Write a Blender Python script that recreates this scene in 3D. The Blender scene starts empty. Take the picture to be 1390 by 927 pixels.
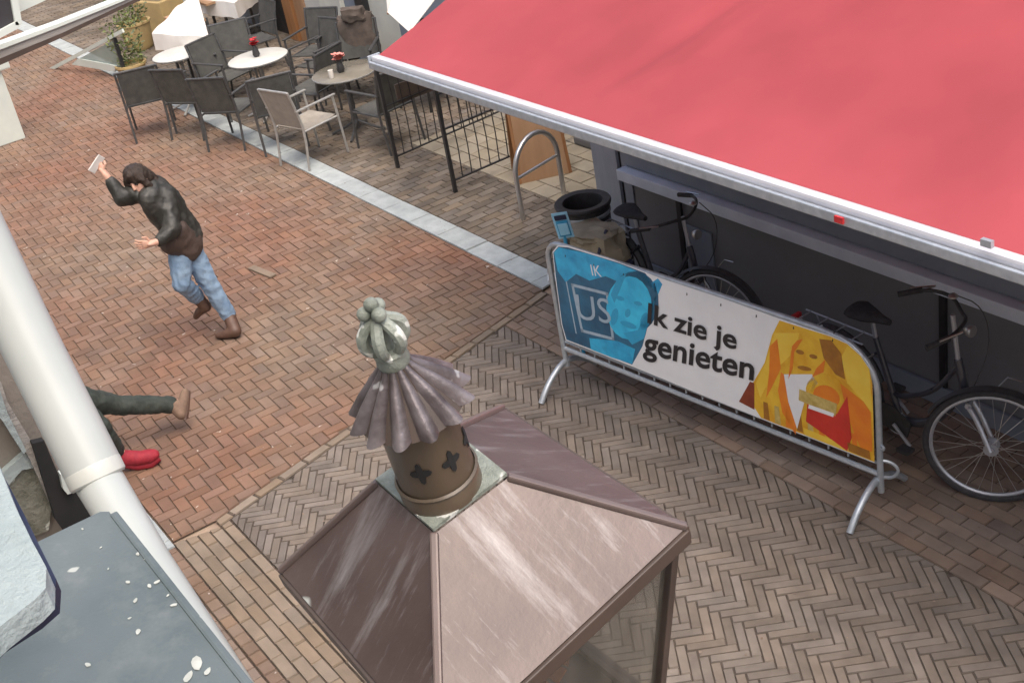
import bpy, bmesh, math, random
from mathutils import Vector, Matrix, Quaternion
random.seed(7)
S = bpy.context.scene
COL = S.collection
V = Vector
# ------------------------------------------------------------------ camera
R = Matrix(((0.56401658, 0.31906955, -0.76162978), (0.80893868, -0.39872849, 0.43201135), (-0.16584182, -0.85977335, -0.48299718)))
CAM = V((0, 0, 4.8)); FPX = 1762.0
cd = bpy.data.cameras.new('camera'); cam = bpy.data.objects.new('camera', cd); COL.objects.link(cam)
cd.sensor_width = 36; cd.lens = FPX / 1390 * 36; cd.clip_start = 0.05; cd.clip_end = 500
rt, up, bk = R @ V((1, 0, 0)), R @ V((0, -1, 0)), R @ V((0, 0, -1))
M = Matrix((rt, up, bk)).transposed().to_4x4(); M.translation = CAM
cam.matrix_world = M; S.camera = cam
# ------------------------------------------------------------------ light
SUN_EL, SUN_AZ = math.radians(66), math.radians(95)
W = bpy.data.worlds.new('World'); S.world = W; W.use_nodes = True
nt = W.node_tree; sky = nt.nodes.new('ShaderNodeTexSky'); sky.sky_type = 'NISHITA'; sky.sun_disc = False
sky.sun_elevation = SUN_EL; sky.sun_rotation = SUN_AZ; sky.air_density = 1.0; sky.dust_density = 6.0; sky.ozone_density = 0.6
bg = nt.nodes['Background']; nt.links.new(sky.outputs[0], bg.inputs[0]); bg.inputs[1].default_value = 0.15
sl = bpy.data.lights.new('sun', 'SUN'); sl.energy = 1.0; sl.angle = math.radians(70); sl.color = (1, .95, .88)
so = bpy.data.objects.new('sun', sl); COL.objects.link(so)
sd = V((math.sin(SUN_AZ) * math.cos(SUN_EL), math.cos(SUN_AZ) * math.cos(SUN_EL), math.sin(SUN_EL)))
so.rotation_euler = sd.to_track_quat('Z', 'Y').to_euler()
S.view_settings.view_transform = 'Standard'; S.view_settings.look = 'None'; S.view_settings.exposure = 0.92; S.view_settings.gamma = 1

# ------------------------------------------------------------------ surveying helpers (photo point -> point on a plane of the place)
def ray(p): return R @ V((p[0] - 695, p[1] - 463.5, FPX))
def onZ(p, z=0.0):
    r = ray(p); return CAM + r * ((z - CAM.z) / r.z)
def onP(p, P0, n):
    r = ray(p); return CAM + r * ((P0 - CAM).dot(n) / r.dot(n))
def onY(p, y): return onP(p, V((0, y, 0)), V((0, 1, 0)))
def onX(p, x): return onP(p, V((x, 0, 0)), V((1, 0, 0)))
def dep(p, d): return CAM + ray(p) * (d / FPX)
def depth_of(P): return (R.transposed() @ (V(P) - CAM)).z
def proj(P):
    v = R.transposed() @ (V(P) - CAM); return (695 + FPX * v.x / v.z, 463.5 + FPX * v.y / v.z, v.z)

# ------------------------------------------------------------------ materials
def srgb(*c): return tuple((x / 255 / 12.92 if x / 255 <= .04045 else ((x / 255 + .055) / 1.055) ** 2.4) for x in c)
MATS = {}
def mat(name, c1, c2=None, rough=.6, metal=0., scale=8., detail=4., bump=0., bscale=None, lo=.35, hi=.65, spots=None, spot_scale=30., spot_lo=.66, rnd=0., trans=0., stretch=None, coat=0., emit=None, sub=0., spec=None, big=None, big_scale=.6, alpha=None, stain=None, coords='pos', stain_uv=False, island=False, translucent=0.):
    m = bpy.data.materials.new(name); m.use_nodes = True; t = m.node_tree; N = t.nodes; Lk = t.links
    b = N['Principled BSDF']; MATS[name] = m
    geo = N.new('ShaderNodeNewGeometry'); vec = geo.outputs['Position']
    if coords == 'obj':
        tc = N.new('ShaderNodeTexCoord'); vec = tc.outputs['Object']
    if stretch:
        mp = N.new('ShaderNodeMapping'); mp.inputs['Scale'].default_value = stretch; Lk.new(vec, mp.inputs[0]); vec = mp.outputs[0]
    def noise(sc, det=4., rg=.55):
        n = N.new('ShaderNodeTexNoise'); n.inputs['Scale'].default_value = sc; n.inputs['Detail'].default_value = det; n.inputs['Roughness'].default_value = rg
        Lk.new(vec, n.inputs['Vector']); return n.outputs[0]
    def rmp(src, a, z):
        r = N.new('ShaderNodeMapRange'); r.inputs[1].default_value = a; r.inputs[2].default_value = z; Lk.new(src, r.inputs[0]); return r.outputs[0]
    def mix(f, A, B, mode='MIX'):
        x = N.new('ShaderNodeMix'); x.data_type = 'RGBA'; x.blend_type = mode
        for sock, val in ((x.inputs[0], f), (x.inputs[6], A), (x.inputs[7], B)):
            if isinstance(val, (int, float)): sock.default_value = val
            elif isinstance(val, tuple): sock.default_value = (*val, 1)
            else: Lk.new(val, sock)
        return x.outputs[2]
    col = c1
    if c2: col = mix(rmp(noise(scale, detail), lo, hi), c1, c2)
    if rnd:
        oi = N.new('ShaderNodeObjectInfo'); ad = N.new('ShaderNodeMath'); ad.operation = 'ADD'
        Lk.new(oi.outputs['Random'], ad.inputs[0]); Lk.new(geo.outputs['Random Per Island'], ad.inputs[1])
        fr = N.new('ShaderNodeMath'); fr.operation = 'FRACT'; Lk.new(ad.outputs[0], fr.inputs[0])
        hs = N.new('ShaderNodeHueSaturation'); 
        mr = N.new('ShaderNodeMapRange'); mr.inputs[3].default_value = 1 - rnd; mr.inputs[4].default_value = 1 + rnd; Lk.new(fr.outputs[0], mr.inputs[0])
        f2 = N.new('ShaderNodeMath'); f2.operation = 'MULTIPLY'; f2.inputs[1].default_value = 7.31; Lk.new(fr.outputs[0], f2.inputs[0])
        f3 = N.new('ShaderNodeMath'); f3.operation = 'FRACT'; Lk.new(f2.outputs[0], f3.inputs[0])
        m2 = N.new('ShaderNodeMapRange'); m2.inputs[3].default_value = 1 - rnd * .9; m2.inputs[4].default_value = 1 + rnd * .9; Lk.new(f3.outputs[0], m2.inputs[0])
        Lk.new(mr.outputs[0], hs.inputs['Value']); Lk.new(m2.outputs[0], hs.inputs['Saturation'])
        if isinstance(col, tuple): hs.inputs['Color'].default_value = (*col, 1)
        else: Lk.new(col, hs.inputs['Color'])
        col = hs.outputs[0]
    if big: col = mix(rmp(noise(big_scale, 3), .38, .66), col, mix(1.0, col, big, 'MULTIPLY'))
    if stain:
        sc_, a_, z_, cc_ = stain; mp2 = N.new('ShaderNodeMapping'); mp2.inputs['Scale'].default_value = (1, .13, 1) if stain_uv else (1, 1, .22)
        if stain_uv: Lk.new(N.new('ShaderNodeUVMap').outputs[0], mp2.inputs[0])
        else: Lk.new(geo.outputs['Position'], mp2.inputs[0])
        for q_, (sc2, lo2, hi2) in enumerate(((sc_, a_, z_), (sc_ * 3.1, a_ + .03, z_ + .1))):
            n2 = N.new('ShaderNodeTexNoise'); n2.inputs['Scale'].default_value = sc2; n2.inputs['Detail'].default_value = 6; n2.inputs['Roughness'].default_value = .7; Lk.new(mp2.outputs[0], n2.inputs['Vector'])
            col = mix(rmp(n2.outputs[0], lo2, hi2), col, cc_)
    if spots:
        v = N.new('ShaderNodeTexNoise'); v.inputs['Scale'].default_value = spot_scale; v.inputs['Detail'].default_value = 2; Lk.new(vec, v.inputs['Vector'])
        col = mix(rmp(v.outputs[0], spot_lo, spot_lo + .03), col, spots)
    if isinstance(col, tuple): b.inputs['Base Color'].default_value = (*col, 1)
    else: Lk.new(col, b.inputs['Base Color'])
    rr = N.new('ShaderNodeMapRange'); rr.inputs[3].default_value = max(.03, rough - .08); rr.inputs[4].default_value = min(1, rough + .1)
    Lk.new(noise(scale * 1.7, 3), rr.inputs[0]); Lk.new(rr.outputs[0], b.inputs['Roughness'])
    b.inputs['Metallic'].default_value = metal; b.inputs['Transmission Weight'].default_value = trans; b.inputs['Coat Weight'].default_value = coat
    if spec is not None: b.inputs['Specular IOR Level'].default_value = spec
    if sub: b.inputs['Subsurface Weight'].default_value = sub; b.inputs['Subsurface Radius'].default_value = (.02, .01, .005); b.inputs['Subsurface Scale'].default_value = .3
    if alpha is not None: b.inputs['Alpha'].default_value = alpha
    if translucent:
        tb = N.new('ShaderNodeBsdfTranslucent'); mx = N.new('ShaderNodeMixShader'); mx.inputs[0].default_value = translucent
        if isinstance(col, tuple): tb.inputs[0].default_value = (*col, 1)
        else: Lk.new(col, tb.inputs[0])
        Lk.new(b.outputs[0], mx.inputs[1]); Lk.new(tb.outputs[0], mx.inputs[2]); Lk.new(mx.outputs[0], N['Material Output'].inputs[0])
    if bump:
        bp = N.new('ShaderNodeBump'); bp.inputs['Strength'].default_value = min(1, bump); bp.inputs['Distance'].default_value = .004 if bump <= 1 else .004 * bump
        Lk.new(noise(bscale or scale * 6, 5, .65), bp.inputs['Height']); Lk.new(bp.outputs[0], b.inputs['Normal'])
    return m

mt_paver = mat('grey_brown_clinker', (.16, .133, .110), (.215, .180, .150), rough=.75, scale=6, bump=.6, bscale=120, rnd=.16, big=(.82, .82, .84), big_scale=1.3)
mt_strip = mat('brown_strip_clinker', (.20, .15, .12), (.26, .20, .155), rough=.75, scale=5, bump=.6, bscale=120, rnd=.18, big=(.85, .8, .78), big_scale=1.1)
mt_sandy = mat('sandy_clinker', (.27, .212, .160), (.215, .170, .130), rough=.75, scale=5, bump=.6, bscale=120, rnd=.16, big=(.8, .78, .74), big_scale=1.1)
mt_red = mat('red_street_brick', (.225, .160, .115), (.175, .122, .088), rough=.75, scale=3.5, bump=.6, bscale=90, rnd=.15, big=(.98, .72, .66), big_scale=.45, spots=(.5, .44, .38), spot_scale=14, spot_lo=.72)
mt_terr = mat('terrace_brick', (.15, .122, .098), (.215, .175, .135), rough=.75, scale=3, bump=.6, bscale=90, rnd=.25, big=(.7, .7, .68), big_scale=1.0)
mt_kerb = mat('pale_kerb_stone', (.42, .46, .46), (.32, .35, .36), rough=.8, scale=7, bump=.5, rnd=.06, spots=(.2, .2, .19), spot_scale=60, spot_lo=.7)
mt_tile = mat('pale_paving_slab', (.36, .31, .23), (.29, .25, .185), rough=.8, scale=4, bump=.4, rnd=.1)
mt_joint = mat('joint_soil', (.055, .042, .034), (.09, .07, .055), rough=.95, scale=14, bump=1)
mt_jointr = mat('joint_sand', (.15, .105, .078), (.105, .075, .056), rough=.95, scale=14, bump=1)
mt_awn = mat('red_awning_cloth', (.47, .080, .095), (.41, .068, .083), rough=.85, translucent=.22, scale=1.2, bump=.25, bscale=500, big=(.86, .82, .84), big_scale=.8)
mt_alu = mat('anodised_aluminium', (.74, .74, .77), (.66, .66, .70), rough=.35, metal=.35, scale=5, stretch=(1, 8, 8))
mt_galv = mat('galvanised_steel', (.50, .54, .58), (.40, .44, .48), rough=.4, metal=.55, scale=20, bump=.2)
mt_dgrey = mat('dark_grey_paint', (.165, .168, .178), (.19, .192, .20), rough=.6, scale=2, bump=.15)
mt_bgrey = mat('blue_grey_paint', (.20, .23, .28), (.235, .265, .31), rough=.55, scale=3, bump=.15)
mt_ledge = mat('pale_blue_ledge', (.74, .80, .90), (.62, .68, .78), rough=.5, scale=4)
mt_black = mat('black_enamel', (.018, .018, .02), (.03, .03, .032), rough=.38, scale=20)
mt_rubber = mat('black_rubber', (.028, .027, .03), (.045, .043, .045), rough=.8, scale=40, bump=.5)
mt_chrome = mat('bright_metal', (.58, .57, .56), (.54, .53, .52), rough=.32, metal=.85, scale=3)
mt_bike = mat('graphite_bike_paint', (.035, .037, .05), (.05, .052, .066), rough=.3, coat=.6, scale=12)
mt_silver = mat('silver_paint', (.45, .46, .5), (.38, .39, .42), rough=.35, metal=.5, scale=12)
mt_plas = mat('black_plastic', (.03, .03, .032), (.045, .045, .046), rough=.5, scale=20)
mt_bag = mat('beige_canvas', (.42, .37, .27), (.32, .28, .20), rough=.9, scale=8, bump=.8, bscale=60)
mt_blue = mat('blue_plastic', (.04, .30, .52), (.06, .36, .6), rough=.35, scale=10)
mt_lblue = mat('pale_blue_plastic', (.30, .62, .80), (.38, .68, .85), rough=.35, scale=10)
mt_wood = mat('varnished_wood', (.30, .17, .09), (.42, .26, .15), rough=.5, scale=3, stretch=(1, 1, .15))
mt_chair = mat('charcoal_textilene', (.060, .060, .056), (.088, .088, .080), rough=.75, scale=10, bump=.5, bscale=400)
mt_chair2 = mat('taupe_textilene', (.34, .31, .265), (.28, .255, .22), rough=.8, scale=10, bump=.5, bscale=400)
mt_cframe = mat('dark_grey_tube', (.07, .072, .075), (.1, .1, .1), rough=.4, metal=.3, scale=20)
mt_cframe2 = mat('aluminium_tube', (.45, .45, .43), (.36, .36, .35), rough=.4, metal=.4, scale=20)
mt_table = mat('white_tabletop', (.62, .62, .58), (.54, .54, .5), rough=.4, scale=5)
mt_table2 = mat('brown_glass_tabletop', (.17, .155, .125), (.23, .21, .17), rough=.2, scale=5)
mt_redfl = mat('red_petals', (.55, .03, .03), (.4, .02, .03), rough=.6, scale=40)
mt_pinkfl = mat('pink_petals', (.72, .30, .24), (.6, .22, .2), rough=.6, scale=40)
mt_leaf = mat('plant_leaves', (.10, .13, .045), (.17, .2, .08), rough=.6, scale=8, rnd=.3)
mt_white = mat('white_cloth', (.80, .78, .74), (.70, .67, .62), rough=.9, scale=2.5, bump=.4, bscale=20)
mt_cream = mat('cream_canopy', (.83, .80, .73), (.76, .73, .66), rough=.9, scale=2, bump=.3)
mt_pipe = mat('cream_pvc', (.46, .49, .47), (.41, .44, .42), rough=.35, scale=3)
mt_pipe2 = mat('cream_pvc_sleeve', (.55, .56, .52), (.48, .5, .46), rough=.45, scale=9)
mt_zinc = mat('weathered_zinc', (.115, .145, .15), (.165, .195, .20), rough=.55, metal=.15, scale=3, bump=.5, stain=(5, .52, .85, (.24, .26, .25)), big=(.72, .74, .74), big_scale=4, spots=(.5, .52, .48), spot_scale=22, spot_lo=.735)
mt_chip = mat('chipped_white_paint', (.36, .42, .42), (.30, .36, .36), rough=.6, scale=9, bump=1.5, bscale=40, spots=(.16, .18, .17), spot_scale=18, spot_lo=.68)
mt_navy = mat('navy_and_sill_shade', (.015, .02, .05), (.03, .035, .07), rough=.5, scale=10)  # also colours the painted shadow under the sill
mt_plaster = mat('grey_beige_plaster', (.20, .18, .155), (.26, .235, .20), rough=.9, scale=3, bump=1)
mt_mossy = mat('weathered_concrete', (.12, .12, .09), (.24, .24, .20), rough=.9, scale=18, bump=1.5, spots=(.5, .52, .46), spot_scale=24, spot_lo=.62)
mt_brownr = mat('brown_painted_metal', (.115, .085, .078), (.155, .118, .108), rough=.42, metal=.15, scale=3, coat=.1)
mt_roof = mat('brown_roof_sheet', (.088, .062, .056), (.125, .092, .084), rough=.38, metal=.2, scale=3, coat=.15, stain=(17, .54, .95, (.40, .395, .40)), stain_uv=True, big=(.72, .70, .70), big_scale=5, bump=.3, bscale=30, spots=(.50, .53, .50), spot_scale=13, spot_lo=.72)
mt_drop = mat('dried_bird_dropping', (.52, .54, .50), (.40, .42, .38), rough=.85, scale=60)
mt_brownd = mat('dark_brown_metal', (.062, .046, .038), (.085, .062, .05), rough=.4, scale=9)
mt_olive = mat('olive_brown_metal', (.095, .072, .048), (.12, .09, .06), rough=.38, scale=6, coat=.2)
mt_verd = mat('verdigris_metal', (.15, .17, .14), (.30, .33, .29), rough=.5, scale=22, bump=.8, spots=(.6, .62, .58), spot_scale=30, spot_lo=.62)
mt_pewter = mat('pewter_painted_highlights', (.075, .06, .06), (.21, .185, .19), rough=.34, metal=.4, scale=16, bump=.4, spots=(.45, .44, .44), spot_scale=28, spot_lo=.66)  # pale patches in the colour paint white highlights on dark metal
mt_glass = mat('old_lantern_glass', (.26, .25, .21), (.16, .155, .13), rough=.15, scale=30, stretch=(1, 1, .05), alpha=.30)
mt_copper = mat('copper_reflector', (.48, .17, .08), (.34, .11, .05), rough=.4, metal=.4, scale=15)
mt_skin = mat('skin', (.60, .36, .27), (.52, .30, .22), rough=.5, sub=.2, scale=20)
mt_hair = mat('dark_brown_hair', (.018, .011, .008), (.05, .030, .020), rough=.5, scale=60, stretch=(3, 3, .4), bump=1)
mt_leather = mat('dark_leather', (.022, .022, .019), (.055, .052, .046), rough=.5, scale=11, bump=2, bscale=16, lo=.45, hi=.7)
mt_leatherb = mat('brown_hem_leather', (.06, .04, .034), (.085, .06, .05), rough=.5, scale=9, bump=1)
mt_jeans = mat('light_blue_denim', (.26, .37, .50), (.18, .28, .42), rough=.85, scale=9, bump=1, bscale=60)
mt_jeansd = mat('dark_trouser_cloth', (.028, .036, .032), (.05, .06, .05), rough=.85, scale=14, bump=1, bscale=50)
mt_boot = mat('brown_leather_boot', (.085, .045, .032), (.12, .07, .05), rough=.5, scale=20)
mt_redshoe = mat('red_shoe_fabric', (.34, .02, .035), (.27, .015, .03), rough=.7, scale=30, bump=.5)
mt_brownshoe = mat('brown_suede', (.24, .16, .11), (.17, .11, .08), rough=.8, scale=20)
mt_coat = mat('brown_coat_cloth', (.085, .068, .056), (.12, .095, .08), rough=.9, scale=14, bump=1, bscale=40)
mt_orange = mat('orange_brown_timber', (.33, .16, .065), (.26, .12, .05), rough=.5, scale=4, stretch=(4, 4, .5))
mt_colw = mat('off_white_render', (.66, .66, .58), (.58, .58, .52), rough=.8, scale=3)
mt_wall = mat('brick_facade_far', (.30, .25, .20), (.24, .20, .165), rough=.9, scale=3, bump=1)
mt_sand = mat('far_street_paving', (.36, .27, .20), (.28, .205, .155), rough=.85, scale=5, bump=1, big=(.85, .8, .75), big_scale=.4)
mt_yel = mat('yellow_glazed_pot', (.50, .37, .17), (.42, .31, .15), rough=.5, scale=5)
mt_signb = mat('matte_black_panel', (.025, .023, .027), (.035, .032, .036), rough=.7, scale=5)
mt_pale = mat('pale_green_white_paint', (.62, .67, .62), (.55, .6, .56), rough=.6, scale=3, bump=.3)
mt_sglass = mat('greenish_screen_glass', (.25, .34, .31), (.32, .4, .37), rough=.15, scale=3, alpha=.6)
mt_greyw = mat('weathered_grey_timber', (.38, .36, .33), (.27, .25, .23), rough=.75, scale=5, stretch=(6, .6, 6), bump=.8)
mt_dark = mat('dark_interior', (.012, .012, .013), (.02, .02, .02), rough=.9)

# ------------------------------------------------------------------ mesh helpers
class MB:
    def __init__(s): s.v = []; s.f = []; s.smooth = False
    def quad(s, *p):
        i = len(s.v); s.v += [V(q) for q in p]; s.f.append(tuple(range(i, i + len(p)))); return s
    def box(s, c, d, rot=None, taper=1., bev=0.):
        c = V(c); hx, hy, hz = d[0] / 2, d[1] / 2, d[2] / 2; i = len(s.v)
        b = min(bev, hx * .9, hy * .9, hz * .9)
        if b > 0:
            bm = bmesh.new(); bmesh.ops.create_cube(bm, size=1)
            for q in bm.verts: q.co = V((q.co.x * d[0], q.co.y * d[1], q.co.z * d[2]))
            bmesh.ops.bevel(bm, geom=bm.edges[:], offset=b, segments=2, affect='EDGES', profile=.6)
            s.bm(bm, (rot or Matrix.Identity(3)), c); return s
        for z in (-hz, hz):
            t = taper if z > 0 else 1
            for x, y in ((-hx, -hy), (hx, -hy), (hx, hy), (-hx, hy)):
                p = V((x * t, y * t, z))
                s.v.append(c + (rot @ p if rot else p))
        s.f += [tuple(i + k for k in q) for q in ((3, 2, 1, 0), (4, 5, 6, 7), (0, 1, 5, 4), (1, 2, 6, 5), (2, 3, 7, 6), (3, 0, 4, 7))]
        return s
    def bm(s, bm, rot, c):
        bm.verts.index_update(); i = len(s.v)
        s.v += [c + rot @ q.co for q in bm.verts]; s.f += [tuple(i + q.index for q in f.verts) for f in bm.faces]; bm.free()
    def bar(s, a, b, w, h=None, upv=V((0, 0, 1)), bev=0.):
        a, b = V(a), V(b); x = (b - a).normalized(); y = V(upv).cross(x)
        if y.length < 1e-4: y = V((0, 1, 0)).cross(x)
        y.normalize(); z = x.cross(y)
        return s.box((a + b) / 2, ((b - a).length, w, h or w), Matrix((x, y, z)).transposed(), bev=bev)
    def tube(s, pts, r, n=8, close=False, caps=True):
        pts = [V(p) for p in pts]; m = len(pts); i0 = len(s.v)
        rr = r if isinstance(r, (list, tuple)) else [r] * m
        prev = None
        for k, p in enumerate(pts):
            if close: t = pts[(k + 1) % m] - pts[k - 1]
            else: t = (pts[min(k + 1, m - 1)] - pts[max(k - 1, 0)])
            t.normalize()
            if prev is None:
                a = t.orthogonal().normalized()
            else:
                a = prev - t * prev.dot(t)
                a = a.normalized() if a.length > 1e-6 else t.orthogonal().normalized()
            prev = a; b = t.cross(a)
            for j in range(n):
                th = 2 * math.pi * j / n; s.v.append(p + (a * math.cos(th) + b * math.sin(th)) * rr[k])
        for k in range(m if close else m - 1):
            A = i0 + k * n; B = i0 + ((k + 1) % m) * n
            for j in range(n): s.f.append((A + j, A + (j + 1) % n, B + (j + 1) % n, B + j))
        if caps and not close:
            s.f.append(tuple(i0 + j for j in reversed(range(n)))); s.f.append(tuple(i0 + (m - 1) * n + j for j in range(n)))
        s.smooth = True
        return s
    def lathe(s, prof, n=24, c=(0, 0, 0), rot=None, mod=None, cap=True):
        c = V(c); i0 = len(s.v)
        for k, (r, z) in enumerate(prof):
            for j in range(n):
                th = 2 * math.pi * j / n; q = r * (mod(k, th) if mod else 1)
                p = V((q * math.cos(th), q * math.sin(th), z)); s.v.append(c + (rot @ p if rot else p))
        for k in range(len(prof) - 1):
            A = i0 + k * n; B = A + n
            for j in range(n): s.f.append((A + j, A + (j + 1) % n, B + (j + 1) % n, B + j))
        if cap:
            s.f.append(tuple(i0 + j for j in reversed(range(n)))); s.f.append(tuple(i0 + (len(prof) - 1) * n + j for j in range(n)))
        s.smooth = True
        return s
    def prism(s, pts, off):
        pts = [V(p) for p in pts]; off = V(off); n = len(pts); i = len(s.v)
        s.v += pts + [p + off for p in pts]
        s.f += [tuple(i + k for k in range(n)), tuple(i + n + k for k in reversed(range(n)))]
        s.f += [(i + k, i + n + k, i + n + (k + 1) % n, i + (k + 1) % n) for k in range(n)]
        return s
    def build(s, name, m, parent=None, fix=True, smooth=None, world=True):
        me = bpy.data.meshes.new(name)
        inv = None
        if parent is not None and world:
            rp = parent
            while rp.parent: rp = rp.parent
            inv = Matrix.LocRotScale(rp.location, rp.rotation_euler, None).inverted()
        vs = [(inv @ v if inv else v)[:] for v in s.v]
        me.from_pydata(vs, [], s.f)
        if fix:
            bm = bmesh.new(); bm.from_mesh(me); bmesh.ops.recalc_face_normals(bm, faces=bm.faces[:]); bm.to_mesh(me); bm.free()
        if s.smooth if smooth is None else smooth:
            me.polygons.foreach_set('use_smooth', [True] * len(me.polygons))
            try: me.set_sharp_from_angle(angle=math.radians(40))
            except Exception: pass
        for x in (m if isinstance(m, list) else [m]): me.materials.append(x)
        o = bpy.data.objects.new(name, me); COL.objects.link(o)
        if parent is not None: o.parent = parent
        return o
def tag(o, label, cat, group=None):
    o['label'] = label; o['category'] = cat
    if group: o['group'] = group
    return o
def struct(o): o['kind'] = 'structure'; return o
def thing(name, loc, label, cat, group=None, rz=0.):
    o = bpy.data.objects.new(name, None); o.empty_display_size = .1; COL.objects.link(o); o.location = V(loc); o.rotation_euler = (0, 0, rz)
    return tag(o, label, cat, group)
def dup(root, loc, rz, label):
    def cp(o, par):
        c = o.copy(); COL.objects.link(c); c.parent = par
        for ch in list(o.children): cp(ch, c)
        return c
    r = cp(root, None); r.location = V(loc); r.rotation_euler = (0, 0, rz); r['label'] = label; return r
def arc(c, r, a0, a1, n, ax=V((1, 0, 0)), ay=V((0, 0, 1))):
    return [V(c) + ax * r * math.cos(a0 + (a1 - a0) * k / (n - 1)) + ay * r * math.sin(a0 + (a1 - a0) * k / (n - 1)) for k in range(n)]
def smooth_path(pts, it=2):
    pts = [V(p) for p in pts]
    for _ in range(it):
        q = [pts[0]]
        for a, b in zip(pts, pts[1:]): q += [a * .75 + b * .25, a * .25 + b * .75]
        pts = q + [pts[-1]]
    return pts
def flesh(name, jt, edges, m, parent, side=None, vox=.011, sm=4, wr=0., wsc=9., seed=0., extra=None):
    """one continuous surface: ellipsoids strung along the joints, fused and smoothed. Radius r or (along side, across)."""
    from mathutils import noise
    side = (side or V((1, 0, 0))).normalized(); vs, fs = [], []
    def bead(c, ra, rb, ax):
        z = ax.normalized(); x = side - z * side.dot(z); x = x.normalized() if x.length > .1 else z.orthogonal().normalized(); y = z.cross(x); i0 = len(vs); nu, nv = 14, 8
        rc = min(ra, rb)
        vs.append(c + z * rc)
        for j in range(1, nv):
            t = math.pi * j / nv
            for k in range(nu): a = 2 * math.pi * k / nu; vs.append(c + (x * ra * math.cos(a) + y * rb * math.sin(a)) * math.sin(t) + z * rc * math.cos(t))
        vs.append(c - z * rc); e = len(vs) - 1
        for k in range(nu): fs.append((i0, i0 + 1 + k, i0 + 1 + (k + 1) % nu)); fs.append((e, e - nu + (k + 1) % nu, e - nu + k))
        for j in range(nv - 2):
            A = i0 + 1 + j * nu
            for k in range(nu): fs.append((A + k, A + nu + k, A + nu + (k + 1) % nu, A + (k + 1) % nu))
    for a, b in edges:
        (pa, ra), (pb, rb) = jt[a], jt[b]; ra = ra if isinstance(ra, tuple) else (ra, ra); rb = rb if isinstance(rb, tuple) else (rb, rb); L = (pb - pa).length
        n = max(2, int(L / (min(ra[0], ra[1], rb[0], rb[1]) * .28)))
        for k in range(n + 1):
            t = k / n; bead(pa.lerp(pb, t), ra[0] + (rb[0] - ra[0]) * t, ra[1] + (rb[1] - ra[1]) * t, pb - pa)
    for f in (extra or []): bead(*f)
    me = bpy.data.meshes.new(name); me.from_pydata([v[:] for v in vs], [], fs); o = bpy.data.objects.new(name, me); COL.objects.link(o)
    q = o.modifiers.new('r', 'REMESH'); q.mode = 'VOXEL'; q.voxel_size = vox; q2 = o.modifiers.new('s', 'SMOOTH'); q2.iterations = sm; q2.factor = .6
    dg = bpy.context.evaluated_depsgraph_get(); dg.update(); me2 = bpy.data.meshes.new_from_object(o.evaluated_get(dg)); bpy.data.objects.remove(o)
    if wr:
        for v, nn in [(v, v.normal.copy()) for v in me2.vertices]:
            w1 = noise.noise(V(v.co) * wsc + V((seed, 0, 0))); w2 = noise.noise(V((v.co.x * wsc * 2.2, v.co.y * wsc * 2.2, v.co.z * wsc * .9)) + V((0, seed, 0)))
            v.co += nn * wr * ((1 - abs(w1) * 3) * .6 + w2 * .8)
    me2.transform(Matrix.LocRotScale(parent.location, parent.rotation_euler, None).inverted()); me2.materials.clear(); me2.materials.append(m); me2.name = name
    me2.polygons.foreach_set('use_smooth', [True] * len(me2.polygons)); me2.polygons.foreach_set('material_index', [0] * len(me2.polygons))
    o = bpy.data.objects.new(name, me2); COL.objects.link(o); o.parent = parent
    return o

# ------------------------------------------------------------------ ground and paving
g = MB(); g.quad((-120, -60, -.03), (60, -60, -.03), (60, 60, -.03), (-120, 60, -.03))
ground = struct(g.build('ground', mt_sand, fix=False))

def clip(poly, region):
    out = poly
    for k in range(len(region)):
        a, b = region[k], region[(k + 1) % len(region)]
        ex, ey = b[0] - a[0], b[1] - a[1]; inp = out; out = []
        if not inp: return []
        side = lambda p: ex * (p[1] - a[1]) - ey * (p[0] - a[0])
        for i in range(len(inp)):
            p, q = inp[i], inp[(i + 1) % len(inp)]; sp, sq = side(p), side(q)
            if sp >= 0: out.append(p)
            if (sp >= 0) != (sq >= 0):
                t = sp / (sp - sq); out.append((p[0] + (q[0] - p[0]) * t, p[1] + (q[1] - p[1]) * t))
    return out
def area(p): return .5 * sum(p[i][0] * p[(i + 1) % len(p)][1] - p[(i + 1) % len(p)][0] * p[i][1] for i in range(len(p)))
def brick_pts(poly, z, inset=.004, h=.012):
    cx = sum(p[0] for p in poly) / len(poly); cy = sum(p[1] for p in poly) / len(poly)
    tx, ty = random.uniform(-.012, .012), random.uniform(-.012, .012); dz = random.uniform(-.0022, .0022)
    top = []; bot = []
    for x, y in poly:
        d = math.hypot(x - cx, y - cy) or 1; k = 1 - inset * 1.35 / d
        top.append(V((cx + (x - cx) * k, cy + (y - cy) * k, z + dz + (x - cx) * tx + (y - cy) * ty)))
        bot.append(V((x, y, z - h)))
    return top, bot
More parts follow.
